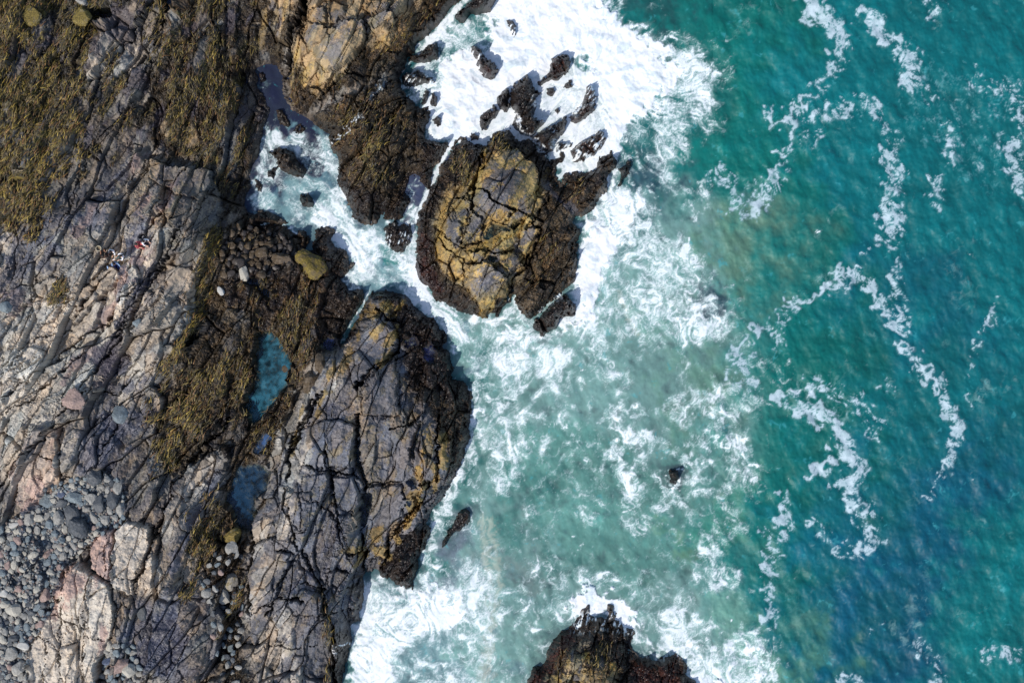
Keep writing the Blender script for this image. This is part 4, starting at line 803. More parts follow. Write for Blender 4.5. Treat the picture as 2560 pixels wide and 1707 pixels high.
fz([(1225,850),(1300,840),(1320,900),(1270,930),(1220,900)],.8,18)
fl([(1555,720),(1570,790),(1600,830)],9,.7); fl([(1480,860),(1530,900)],7,.8); fl([(1690,790),(1740,830),(1760,820)],12,.85); fl([(1735,740),(1740,820)],10,.8)
fz([(905,1440),(950,1440),(1030,1485),(1060,1440),(1120,1460),(1170,1490),(1160,1560),(1080,1580),(1000,1610),(980,1680),(960,1750),(940,1900),(840,1900),(870,1690),(885,1580),(905,1550)],.86,14)
fz([(905,1440),(950,1450),(960,1560),(930,1620),(920,1700),(900,1900),(850,1900),(880,1580)],.96,10)
fl([(1000,1480),(1060,1500),(1110,1470)],16,1.0)
fz([(1405,1520),(1440,1475),(1480,1462),(1520,1490),(1560,1500),(1590,1530),(1595,1550),(1570,1575),(1520,1550),(1500,1540),(1430,1545)],1.1,9)
fl([(1290,1560),(1310,1530),(1340,1500)],12,.75); fl([(1590,1590),(1640,1630),(1720,1620),(1740,1650)],14,.8)
fz([(1720,1720),(1750,1650),(1800,1600),(1850,1560),(1900,1560),(1950,1620),(1950,1700),(1960,1900),(1700,1900)],.70,26)
fz([(1730,1680),(1820,1690),(1830,1760),(1720,1760)],1.05,14); fl([(1870,1620),(1930,1640),(1900,1700)],18,.85)
# swirls, wisps
for L, wd, d in [([(1540,1190),(1530,1130),(1570,1090),(1640,1110),(1700,1130),(1740,1170)],26,.72),([(1560,1240),(1600,1280),(1680,1240)],22,.55),([(1530,1130),(1560,1180),(1580,1250)],18,.8),([(1560,1260),(1570,1310),(1600,1330),(1660,1300)],18,.56),
  ([(1640,1190),(1670,1225),(1690,1210),(1690,1180)],7,.8),([(1490,1060),(1510,1030),(1540,1040),(1560,1020),(1600,1030),(1620,1040)],14,.66),([(1300,1030),(1380,1050),(1430,1080)],14,.7),([(1280,1120),(1330,1110)],14,.66),
  ([(1440,1260),(1480,1310),(1500,1330)],14,.58),([(1450,1370),(1480,1370)],8,.62),([(1560,1390),(1620,1420),(1640,1480)],26,.56),([(1750,1330),(1770,1380),(1800,1400)],22,.55),([(1770,1120),(1830,1100),(1860,1110),(1880,1150),(1900,1165)],12,.72),
  ([(1700,1260),(1740,1230),(1800,1210)],18,.46),([(1730,1010),(1770,980),(1800,970)],16,.5),([(1580,400),(1640,420),(1700,470),(1750,490)],30,.60),([(1760,470),(1740,490),(1720,540)],20,.45),([(1850,950),(1880,990),(1830,1040),(1780,1080)],24,.50),
  ([(1840,880),(1860,900),(1870,960),(1900,1000)],22,.5),([(1250,1150),(1250,1250)],24,.42),([(1340,1200),(1420,1190)],14,.42),([(1180,1100),(1260,1130),(1240,1180)],16,.6),([(1190,1290),(1200,1260),(1180,1250)],7,.7),([(1680,1350),(1720,1330),(1740,1290)],18,.48),([(1240,980),(1330,990),(1330,960)],16,.5),
  ([(1700,1420),(1760,1440),(1800,1480)],26,.46),([(1380,1460),(1330,1490)],16,.5)]: fl(L, wd, d)
# main burst and its lacy lobe
fz([(1500,440),(1540,400),(1560,300),(1620,260),(1700,180),(1790,200),(1800,230),(1780,280),(1740,310),(1700,330),(1690,400),(1660,430),(1600,400),(1560,470),(1520,500)],.60,18)
fz([(1620,60),(1690,90),(1690,140),(1740,118),(1775,140),(1797,200),(1790,260),(1760,300),(1700,290),(1600,320)],.74,16)
fz([(1360,280),(1440,200),(1490,160),(1500,300),(1540,380),(1500,420),(1440,430),(1390,370),(1350,350)],.70,14)
fz([(1190,-700),(1500,-700),(1500,-20),(1520,15),(1550,40),(1590,50),(1620,90),(1660,80),(1675,110),(1665,150),(1700,170),(1690,220),(1660,240),(1640,275),(1600,300),(1550,345),(1527,361),(1512,320),(1495,240),(1470,180),(1440,150),(1420,170),(1400,190),(1385,230),(1330,262),(1270,290),(1210,330),(1175,350),(1130,350),(1075,345),(1058,330),(1085,280),(1080,230),(1095,200),(1100,150),(1120,110),(1150,120),(1210,120),(1220,60),(1190,20)],1.12,20)
fz([(1600,20),(1720,60),(1800,110),(1830,220),(1800,310),(1730,360),(1720,430),(1640,470),(1580,480),(1540,400),(1600,200)],.40,26)
fz([(1045,160),(1040,120),(1110,60),(1200,30),(1230,60),(1220,130),(1160,220),(1100,260),(1060,270),(1010,230),(1000,200)],.78,12)
fz([(1160,120),(1200,200),(1240,250),(1200,260),(1170,210),(1150,150)],.66,10)
fz([(1440,0),(1520,-10),(1560,30),(1560,60),(1500,50)],.66,14)
fz([(1060,352),(1130,350),(1180,368),(1215,376),(1300,372),(1330,356),(1392,420),(1400,445),(1440,435),(1500,425),(1550,400),(1570,330),(1540,200),(1400,150),(1200,120),(1060,250)],1.0,7,.3)
fz([(1180,800),(1500,560),(1700,560),(1860,780),(1900,950),(1920,1150),(1860,1500),(1880,1900),(1180,1900),(1100,1300),(1200,1100)],.31,60)
fz([(1780,780),(1900,800),(1960,950),(1920,1050),(1800,1100),(1760,950)],.34,40)
fl([(1185,800),(1240,800),(1275,775),(1288,740),(1305,790),(1335,810)],16,.9,.4); fl([(1480,440),(1560,420),(1600,370)],14,.75); fl([(830,350),(848,400),(850,470),(880,550)],12,.7)
ks = sdf([(1745,730),(1765,718),(1800,735),(1822,765),(1800,790),(1760,785),(1742,762)], wx, wy, 50); D *= 1 - .35 * ss(-14, 6, ks)
D1 = D.copy()
# --- drifting foam lines further out: a torn, speckled kind
D = np.zeros(U.shape, F); DR = True
for L, wd, d in [(fv((1840,-20),(1870,20),(1905,45),(1925,70)),30,.85),(fv((1920,60),(1935,100),(1925,135)),17,.85),(fv((1990,30),(2025,75),(2070,110),(2100,140)),26,.66),(fv((2070,130),(2100,160),(2090,190)),26,.74),(fv((2110,190),(2160,230)),8,.5),
  (fv((1930,150),(1880,190),(1875,215)),20,.5),(fv((1875,215),(1840,225),(1820,260),(1810,290)),11,.95),(fv((1755,245),(1765,275),(1800,290),(1825,300)),9,.8),(fv((1815,285),(1825,310)),18,.95),(fv((1815,330),(1800,365),(1785,395)),10,.72),(fv((1785,400),(1760,440),(1755,460)),22,.66),(fv((1750,460),(1710,500),(1690,480)),22,.5),
  (fv((1860,270),(1920,260),(1975,235),(2010,250)),26,.55),(fv((1870,300),(1880,320)),20,.42),(fv((2030,290),(2050,330),(2040,380),(2070,410)),28,.57),(fv((2060,410),(2040,460),(2060,500),(2040,540)),32,.56),(fv((2065,540),(2055,600),(2060,650),(2070,700)),18,.46),
  (fv((2180,290),(2195,330),(2185,370)),13,.55),(fv((2160,400),(2145,440),(2150,460)),15,.62),(fv((2250,180),(2330,210),(2350,260)),30,.36),(fv((2345,260),(2330,330),(2335,400),(2350,450)),28,.55),(fv((2130,0),(2150,20)),20,.5),
  (fv((1925,628),(1945,650),(1965,625)),14,1.0),(fv((1985,590),(1975,615)),8,.6),(fv((1920,650),(1890,675),(1860,690)),10,.9),(fv((1860,690),(1815,700),(1775,730)),13,.9),(fv((1755,750),(1715,775)),13,.9),(fv((1700,790),(1680,820)),16,.8),(fv((1720,820),(1700,860),(1725,890)),26,.5),(fv((1800,740),(1790,790)),20,.45),
  (fv((1965,640),(2000,660),(2030,700),(2055,740)),18,.68),(fv((2060,680),(2090,740)),20,.42),(fv((2060,750),(2090,810),(2110,840),(2155,870)),12,.85),(fv((2155,870),(2165,910),(2180,950)),14,.8),(fv((2180,950),(2210,975),(2190,1010),(2180,1040)),15,.75),
  (fv((2285,700),(2275,750),(2240,790),(2235,830),(2225,870)),9,.5),(fv((2230,900),(2230,940)),7,.45),(fv((1790,905),(1825,920),(1850,940)),22,.85),(fv((1850,930),(1900,960),(1925,990),(1950,1030)),26,.85),(fv((1880,880),(1960,910),(2010,960)),28,.42),(fv((1990,990),(2010,1010)),10,.4),
  (fv((1950,1030),(1920,1050),(1870,1085)),18,.95),(fv((1950,1040),(1980,1090),(1940,1110)),24,.85),(fv((1940,1110),(1970,1160),(1985,1200)),20,.68),(fv((1990,1160),(2010,1210),(1995,1250)),16,.62),(fv((1975,1250),(1990,1270),(2000,1240)),20,.9),(fv((1900,1260),(1960,1270)),7,.55),
  (fv((1805,1150),(1810,1190),(1790,1230)),15,.72),(fv((1800,1215),(1780,1250)),18,.85),(fv((1750,1215),(1785,1250)),12,.7),(fv((1775,1260),(1765,1310),(1770,1350)),20,.7),(fv((1765,1350),(1770,1400),(1775,1430)),17,.8),(fv((1870,1200),(1900,1230)),14,.45),
  (fv((2195,1050),(2160,1100),(2130,1150)),8,.48),(fv((2260,1500),(2330,1500)),20,.45),(fv((2110,1480),(2150,1530),(2180,1600)),18,.40),(fv((1920,1570),(1980,1560)),14,.62),(fv((2000,1430),(2040,1425)),6,.4),(fv((1650,400),(1700,470),(1740,460)),26,.42),(fv((2030,880),(2060,900)),10,.25)]: fl(L, wd, d)
fz([(2300,160),(2640,200),(2700,560),(2500,500),(2380,420),(2250,300)],.10,60); fz([(1900,220),(2300,200),(2350,760),(2150,700),(1950,320)],.0,60)
D2 = D
# --- torn, streaming lace: noise smeared along the swirling current, then cut by the density
def uni(x):                                  # map any noise to an even 0..1 spread
    q = np.quantile(x[100:-100:7, 20:-60:7], np.linspace(0, 1, 65)); return np.interp(x, q, np.linspace(0, 1, 65)).astype(F)
pot = nb(U, V, 330, 1) * 3.0 + nb(U, V, 150, 2) * 1.5 + nb(U, V, 70, 3) * .8 + nb(U, V, 34, 0) * .30
pot = pot + np.exp(-((U - 1640) ** 2 + (V - 1170) ** 2) / 130. ** 2) * 6 + np.exp(-((U - 1240) ** 2 + (V - 880) ** 2) / 70. ** 2) * 3
gy, gx = np.gradient(pot); fx_, fy_ = gy, -gx
def push(fx_, fy_, cx, cy, rad, amt, power=1.0):       # water thrown outwards from a burst
    dx, dy = U - cx, V - cy; r = np.hypot(dx, dy) + 1; k = amt * np.exp(-((r / rad) ** 4))
    return fx_ + dx / r * k, fy_ + dy / r * k
fx_, fy_ = push(fx_, fy_, 1470, 210, 380, .5); fx_, fy_ = push(fx_, fy_, 1470, 1640, 230, .16)
gs = np.clip((100 - shore) / 100, 0, 1)                 # along the shore close in
sg = blur(blur(shore, 8), 8); sy, sx = np.gradient(sg); fx_ = fx_ + sy * gs * .06; fy_ = fy_ - sx * gs * .06
chan = np.exp(-(ldist([(700,420),(850,590),(980,680),(1100,800),(1180,900)], U, V, 200) / 60.) ** 2) * .3
fx_ = fx_ + chan * .75; fy_ = fy_ + chan * .6
nrm = np.hypot(fx_, fy_) + 1e-5; fx_ = (fx_ / nrm).astype(F); fy_ = (fy_ / nrm).astype(F)
H_, W_g = U.shape; JJ, II = np.meshgrid(np.arange(W_g, dtype=F), np.arange(H_, dtype=F))
def smear(src, n, step=1.4):
    out = src.copy(); 
    for sg_ in (1, -1):
        px, py = JJ.copy(), II.copy()
        for k in range(n):
            a = np.clip(px, 0, W_g - 1).astype(np.int32); b = np.clip(py, 0, H_ - 1).astype(np.int32)
            vx, vy = fx_[b, a], fy_[b, a]
            px += vx * step * sg_; py += vy * step * sg_
            a = np.clip(px, 0, W_g - 1).astype(np.int32); b = np.clip(py, 0, H_ - 1).astype(np.int32)
            out += src[b, a] * (1 - k / n * .6)
    return out
S1 = smear(nb(U, V, 9, 0) + nb(U, V, 14, 1) * .7, 11); S2 = smear(nb(U, V, 30, 2) + .6 * nb(U, V, 18, 3), 11)
S1 /= S1[200:700, 100:900].std(); S2 /= S2[200:700, 100:900].std()
cw = U + nb(U, V, 150, 2) * 14 + nb(U, V, 60, 3) * 10 + nb(U, V, 26, 0) * 4.5
cv_ = V + nb(U, V, 150, 0, 11) * 14 + nb(U, V, 60, 1, 50) * 10 + nb(U, V, 26, 2, 95) * 4.5
def thread(wl, sd, ang, st): return np.abs(nb(cw, cv_, wl, sd, ang, st) + S2 * .35 + S1 * .20)
patch = nf(cw, cv_, 130, 1) * .15 + nb(U, V, 40, 2) * .05 + S2 * .05
clear = np.ones(U.shape, F); veil = np.zeros(U.shape, F)
for wl, sd, ang, st, wmax, g0 in ((62, 0, 20, 1.2, .44, -.04), (38, 1, 60, 1.2, .46, .0), (24, 2, 100, 1.3, .44, .04), (15, 3, 140, 1.3, .42, .09)):
    r_ = uni(thread(wl, sd, ang, st))
    Dk = np.clip(D1 + patch - g0 + nb(U, V, wl * 1.7, (sd + 1) % 4) * .07, 0, 1.2)
    wd_ = .05 + wmax * np.clip((Dk - .22) / .78, 0, 1.2) ** 1.7
    ln = (1 - ss(wd_ * .05, wd_ * 1.15, r_)) * ss(.18, .70, Dk)
    clear *= 1 - ln * (.92 if wl > 20 else .7)
    veil = np.maximum(veil, (1 - ss(0, wd_ * 2.8 + .1, r_)) * ss(.15, .8, Dk))
foam1 = np.clip(1 - clear, 0, 1) * (D1 > .02)
foam1 = .46 * foam1 + .68 * np.clip(smear(foam1, 7, 1.3) / 12.2, 0, 1)
fine = (1 - ss(.0, .34, np.abs(S1 + .5 * nb(cw, cv_, 15, 3)))) * ss(.25, .75, D1 + patch) * (1 - foam1)
foam1 = np.clip(foam1 * 1.12 - .02 + fine * .30, 0, 1)
foam1 = np.maximum(foam1, ss(.78, 1.06, D1 + patch * 1.3 + S1 * .09 + S2 * .08))
foam1 = np.clip(foam1 * (1 + .16 * S1), 0, 1) ** 1.2
milk = np.clip(veil * .75 + ss(.35, 1.0, D1 + patch + S2 * .04) * .65, 0, 1)
speck = n3 * .55 + nf(wx2, wy2, 26, 0, 60, 1.5) * .38 + .30 * nb(wx2, wy2, 9, 1, 30, 1.6) + .42 * nb(cw, cv_, 16, 2, 80, 1.4) + .30 * S1 + .2 * S2
T2 = uni(speck)
foam2 = ss(-.01, .10, T2 - (1.04 - D2)) * (D2 > .02)
foam2 = foam2 * (.74 + .26 * ss(-1, 1, n4)) * (1 - .55 * (1 - ss(.0, .28, np.abs(nb(cw, cv_, 14, 0) + S1 * .2))) * (1 - ss(.75, 1, D2)))
foam2 = .5 * foam2 + .5 * np.clip(smear(foam2, 3, 1.0) / 5.6, 0, 1)
halo2 = ss(-.30, .1, T2 - (1.0 - D2)) * (D2 > .05)
w1 = 1 - np.abs(nb(cw, cv_, 60, 3, 66, 2.8)) + .22 * n3 + .08 * S1
wisp = ss(1.02, 1.3, w1) * ss(.1, 1.4, nf(U, V, 60, 1) + .2) * .45
# --- water colour
WR = np.empty(U.shape + (3,), F); WR[:] = lin(4, 112, 110)
N10 = nf(U, V, 300, 0)
def wz(poly, c, amt, soft=80, st=1.0):
    s = sdf(poly, U + n1 * 55 + n2 * 30, V + N10 * 55 + n3 * 16, soft * 2)
    k = (ss(-soft, soft, s) * amt)[..., None]
    WR[:] = WR * (1 - k) + c * k
wz([(2000,-900),(30000,-900),(30000,2600),(1900,2600),(1950,1500),(2050,1100),(2150,700),(2050,300)],lin(4,108,116),.7,160)
wz([(1700,-900),(2000,-900),(2020,300),(2100,500),(1980,700),(2150,1000),(2000,1400),(1950,1500),(1850,1200),(1850,900),(2000,800),(1800,400)],lin(4,112,100),.6,110)
wz([(2260,1180),(2500,1130),(2520,1350),(2380,1560),(2350,2200),(2040,2200),(2080,1560),(2180,1350)],lin(0,84,116),.8,170)
wz([(2150,500),(2250,560),(2400,800),(2560,900),(2500,960),(2300,860),(2160,700)],lin(0,84,118),.35,90)
wz([(2360,1350),(2640,1250),(2640,2000),(2380,1900),(2330,1600)],lin(4,112,112),.7,100)
wz([(1830,60),(1560,-200),(1600,120),(1800,260),(1900,350),(1900,120)],lin(20,112,104),.6,50)
wz([(1500,0),(1640,0),(1700,90),(1640,110),(1560,60)],lin(30,84,86),.7,24)
wz([(1130,780),(1500,560),(1640,420),(1800,480),(1950,600),(1900,760),(1850,900),(1900,1100),(1850,1400),(1880,1540),(1980,1707),(1960,2600),(860,2600),(880,1500),(1050,1400),(1180,1100)],lin(80,148,138),.75,130)
wz([(1130,780),(1500,560),(1640,420),(1740,480),(1850,600),(1780,760),(1740,900),(1760,1100),(1700,1400),(1780,1540),(1850,1707),(1860,2600),(860,2600),(880,1500),(1050,1400),(1180,1100)],lin(126,166,160),.85,100)
wz([(1300,1100),(1700,1000),(1750,1200),(1700,1400),(1500,1380),(1280,1300)],lin(66,132,120),.6,60)
wz([(1260,1200),(1400,1200),(1420,1350),(1280,1380)],lin(52,118,112),.6,40)
for c_, r_, col_, am in [((1850,620),90,lin(96,136,112),.75),((1700,970),80,lin(98,144,122),.7),((1650,780),70,lin(100,140,124),.4),((1290,1430),60,lin(96,132,126),.5),((1760,1350),50,lin(104,140,104),.55),((1870,1300),60,lin(70,140,116),.5),((1560,320),60,lin(52,84,96),.6),((1600,390),50,lin(52,76,98),.7),((1590,480),50,lin(76,112,120),.6),((1250,1400),40,lin(120,128,130),.4),((1850,1600),70,lin(128,178,160),.6),((1640,680),50,lin(72,120,116),.4),((1110,1380),60,lin(112,124,142),.8),((1800,290),40,lin(30,104,100),.5),((1420,1590),70,lin(96,132,124),.5),((1330,1500),60,lin(84,130,130),.5),((1960,1680),80,lin(84,140,118),.7)]:
    wz([(c_[0] + r_ * math.cos(t), c_[1] + r_ * math.sin(t)) for t in np.linspace(0, 6.283, 9)[:-1]], col_, am, r_ * .8)
wz([(905,1440),(1250,1440),(1250,1800),(840,1800)],lin(104,140,150),.7,40)
wz([(560,60),(740,100),(900,320),(1060,440),(1130,340),(1160,350),(1060,560),(1060,700),(1200,800),(1150,900),(900,760),(850,900),(560,700)],lin(92,128,142),1,14)
wz([(560,120),(740,120),(900,330),(800,350),(680,340),(640,520),(560,560)],lin(28,36,66),1,16)
wz([(690,360),(760,340),(830,360),(880,560),(1010,560),(1060,690),(1180,800),(1150,880),(1000,740),(870,660),(760,560),(700,480)],lin(118,158,164),1,16)
wz([(620,330),(720,340),(690,420),(700,500),(650,560),(600,560)],lin(36,56,90),.9,16)
wz([(1150,340),(1080,340),(995,430),(990,560),(1060,575),(1090,480)],lin(66,76,108),1,10)
wz([(920,720),(850,870),(840,860),(880,740)],lin(60,70,120),.9,10)
s = sdf([(1745,730),(1765,718),(1800,735),(1822,765),(1800,790),(1760,785),(1742,762)], wx, wy, 50); k = (ss(-34, 14, s) * .7)[..., None]
WR[:] = WR * (1 - k) + lin(38, 42, 78) * k
s = sdf([(1665,1165),(1700,1160),(1715,1190),(1700,1212),(1670,1205)], wx, wy, 40); k = (ss(-16, 8, s) * .6)[..., None]
WR[:] = WR * (1 - k) + lin(58, 72, 84) * k
WR *= .70
# shallows over dark rock
k = ((1 - ss(2, 26, shore + n3 * 6)) * .45)[..., None]; WR[:] = WR * (1 - k) + lin(40, 50, 68) * k
WR *= np.exp(n2 * .06 + n1 * .07 + n3 * .03 + nb(U, V, 24, 2, 66, 2.4) * .045 + nb(U, V, 9, 1, 66, 2.) * .03)[..., None]
# sand lines
for L in [[(1205,1290),(1215,1400),(1225,1500),(1215,1600),(1205,1707),(1200,1800)],[(1225,1300),(1240,1400),(1250,1470),(1235,1540),(1222,1640),(1210,1800)],[(1550,735),(1575,800),(1590,830)]]:
    d = ldist(L, U + n3 * 4, V, 40); k = ((1 - ss(1, 14, d - S1 * 3)) * .30)[..., None]
    WR[:] = WR * (1 - k) + lin(205, 200, 180) * k
def lay(c, k):
    k = np.clip(k, 0, 1)[..., None]; WR[:] = WR * (1 - k) + c * k
lay(lin(60, 152, 160), wisp)
lay(lin(150, 190, 186), milk * .50)
lay(lin(90, 150, 155), halo2 * .35)
lay(np.array([.84, .88, .90], F), foam1 * (.84 + .16 * ss(.55, .9, D1)))
lay(np.array([.50, .60, .66], F), foam2 * .90)
core = ss(.93, 1.08, D1); lay(np.array([.80, .825, .84], F), core)
lay(np.array([.50, .60, .65], F), core * ss(.5, 2.2, S2 + n3 * .8 + n2 * .5 + S1 * .4) * .7)
# --- swell and chop
fo = np.clip(np.maximum(foam1, foam2), 0, 1)
Z = n2 * .05 + nb(U, V, 60, 1, 60, 1.8) * .035 + nb(U, V, 26, 2, 66, 2.2) * .008 + nb(U, V, 13, 3, 70, 2.) * .0025
calm = np.clip(ss(0, 60, shore) * .8 + .2, .2, 1); Z = Z * calm
Z += foam1 * .03 + foam2 * .01 + np.clip(D1 - .75, 0, 1) * (n3 * .10 + .55 + n2 * .15) * ss(4, 50, shore)
inner = sdf([(560,120),(760,120),(900,330),(850,420),(700,520),(560,600)], U, V, 60)
Z = Z * (1 - .7 * ss(-20, 20, inner))
Z = Z * ss(-20000, -15000, -np.hypot(U - 1280, V - 853)) if False else Z
far = np.clip((np.maximum(np.abs(U - 1500) - 1300, np.abs(V - 850) - 1000)) / 400, 0, 1); Z = Z * (1 - far)
X2 = (U - CU) * K; Y2 = -(V - CV) * K
rough = .5 + .5 * np.clip(fo + milk * .4, 0, 1) + .25 * np.clip(D1, 0, 1)
SC = np.stack([X2, Y2, Z], -1).reshape(-1, 3)
ST = np.concatenate([np.clip(WR, .001, .97), np.clip(rough, .1, .9)[..., None]], -1).reshape(-1, 4)
SF = grid_faces(U.shape)
sk = (shore.ravel()[SF] > -26).any(1) & ((U.ravel()[SF[:, 0]] > 606) | (V.ravel()[SF[:, 0]] < 600))
sk &= ~((U.ravel()[SF[:, 0]] < 625) & (V.ravel()[SF[:, 0]] < 160)); sk &= ~((U.ravel()[SF[:, 0]] < 980) & (V.ravel()[SF[:, 0]] < -100))
surf = (D1.ravel()[SF[:, 0]] > .86)
o = cut('sea', SC, ST, SF, sk & ~surf, M_SEA, True); tag(o, kind='structure')
o = cut('breaking_surf', SC, ST, SF, sk & surf, M_SEA, True)
tag(o, "thick white surf of broken waves against the rocks", "surf", None, 'stuff')
# ------------------------------------------------------------------ loose stones
def ico(sub):
    import bmesh
    bm = bmesh.new(); bmesh.ops.create_icosphere(bm, subdivisions=sub, radius=1.0)
    v_ = np.array([p.co[:] for p in bm.verts], F); f_ = np.array([[q.index for q in p.verts] for p in bm.faces], np.int32); bm.free()
    return v_, f_
ICO = {k: ico(k) for k in (1, 2, 3, 4)}
def stone_pts(rnd, sub, rx, ry, rz, ang, facets=11, rugged=.035):
    v_, f_ = ICO[sub]
    n = rnd.normal(size=(facets, 3)); n /= np.linalg.norm(n, axis=1, keepdims=True)
    h = rnd.uniform(.6, .95, facets)
    r = np.full(len(v_), 1.12)
    for k in range(facets):
        d = v_ @ n[k]; r = np.where(d > .2, np.minimum(r, h[k] / np.maximum(d, .2)), r)
    ph = rnd.uniform(0, 6, 3)
    r = r * (1 + rugged * (np.sin(v_[:, 0] * 5 + ph[0]) * np.sin(v_[:, 1] * 6 + ph[1]) + .6 * np.sin(v_[:, 2] * 9 + v_[:, 0] * 7 + ph[2])))
    p = v_ * r[:, None] * np.array([rx, ry, rz])
    c, s = math.cos(ang), math.sin(ang)
    return np.stack([p[:, 0] * c - p[:, 1] * s, p[:, 0] * s + p[:, 1] * c, p[:, 2]], 1), f_
def capped_mat(name, c, weed, cover):
    m = plain(name, c, .75, .3, 9); n = m.node_tree.nodes; l = m.node_tree.links; b = n['Principled BSDF']
    src = b.inputs['Base Color'].links[0].from_socket
    tc = n.new('ShaderNodeTexCoord'); no = n.new('ShaderNodeTexNoise'); no.inputs['Scale'].default_value = 1.9; no.inputs['Detail'].default_value = 6
    l.new(tc.outputs['Object'], no.inputs['Vector'])
    no2 = n.new('ShaderNodeTexNoise'); no2.inputs['Scale'].default_value = 11; no2.inputs['Detail'].default_value = 4; l.new(tc.outputs['Object'], no2.inputs['Vector'])
    r_ = n.new('ShaderNodeValToRGB'); r_.color_ramp.elements[0].position = cover - .06; r_.color_ramp.elements[1].position = cover + .06
    l.new(no.outputs[0], r_.inputs[0])
    r2 = n.new('ShaderNodeValToRGB'); r2.color_ramp.elements[0].color = (*[float(x) * .3 for x in weed], 1); r2.color_ramp.elements[1].color = (*[float(x) * 1.5 for x in weed], 1)
    r2.color_ramp.elements[0].position = .35; r2.color_ramp.elements[1].position = .65
    l.new(no2.outputs[0], r2.inputs[0])
    mx = n.new('ShaderNodeMix'); mx.data_type = 'RGBA'
    l.new(r_.outputs[0], mx.inputs[0]); l.new(r2.outputs[0], mx.inputs[6]); l.new(src, mx.inputs[7]); l.new(mx.outputs[2], b.inputs['Base Color'])
    for q in (no, no2): q.inputs['Roughness'].default_value = .7
    return m
SM = {'grey': plain('grey_stone', lin(140,138,132), .8, .35, 7), 'slate': plain('slate_stone', lin(108,118,122), .7, .35, 7), 'dark': plain('dark_stone', lin(70,74,78), .6, .3, 7),
      'pink': plain('pink_stone', lin(144,124,116), .8, .3, 7), 'white': plain('white_stone', lin(176,174,168), .8, .1, 7), 'pale': plain('pale_stone', lin(165,160,148), .8, .2, 7),
      'black': plain('black_stone', lin(56,50,46), .5, .5, 12), 'brown': capped_mat('brown_stone', lin(92,80,66), lin(70,56,36), .5),
      'olive': capped_mat('olive_stone', lin(120,110,86), lin(116,100,48), .62), 'gold': capped_mat('gold_stone', lin(84,72,48), lin(112,96,40), .52),
      'capped': capped_mat('capped_stone', lin(150,142,130), lin(120,104,44), .44), 'blue': plain('blue_stone', lin(74,84,104), .5, .3, 7)}
def stone(u, v, ru, rv, ang, mat, label, group, cat='boulder', hgt=.62, sub=3, seed=None, name='boulder', sink=.3, facets=11):
    rnd = np.random.default_rng(int(seed if seed is not None else u * 7 + v * 13))
    rx, ry = ru * K, rv * K; rz = min(rx, ry) * hgt
    p, f_ = stone_pts(rnd, sub, rx, ry, rz, math.radians(ang), facets)
    if sub == 4: p = p * (1 + .02 * rnd.normal(size=(len(p), 1)))
    gz = top_z(u, v, max(3, min(ru, rv) * .6)); zx = ground_z(u, v)[1]
    x, y = to_world(u, v, zx)
    o = mesh_obj(name, p, f_, None, SM[mat], False)
    o.location = (float(x), float(y), gz + rz * (1 - 2 * sink) * .8)
    tag(o, label, cat, group); return o
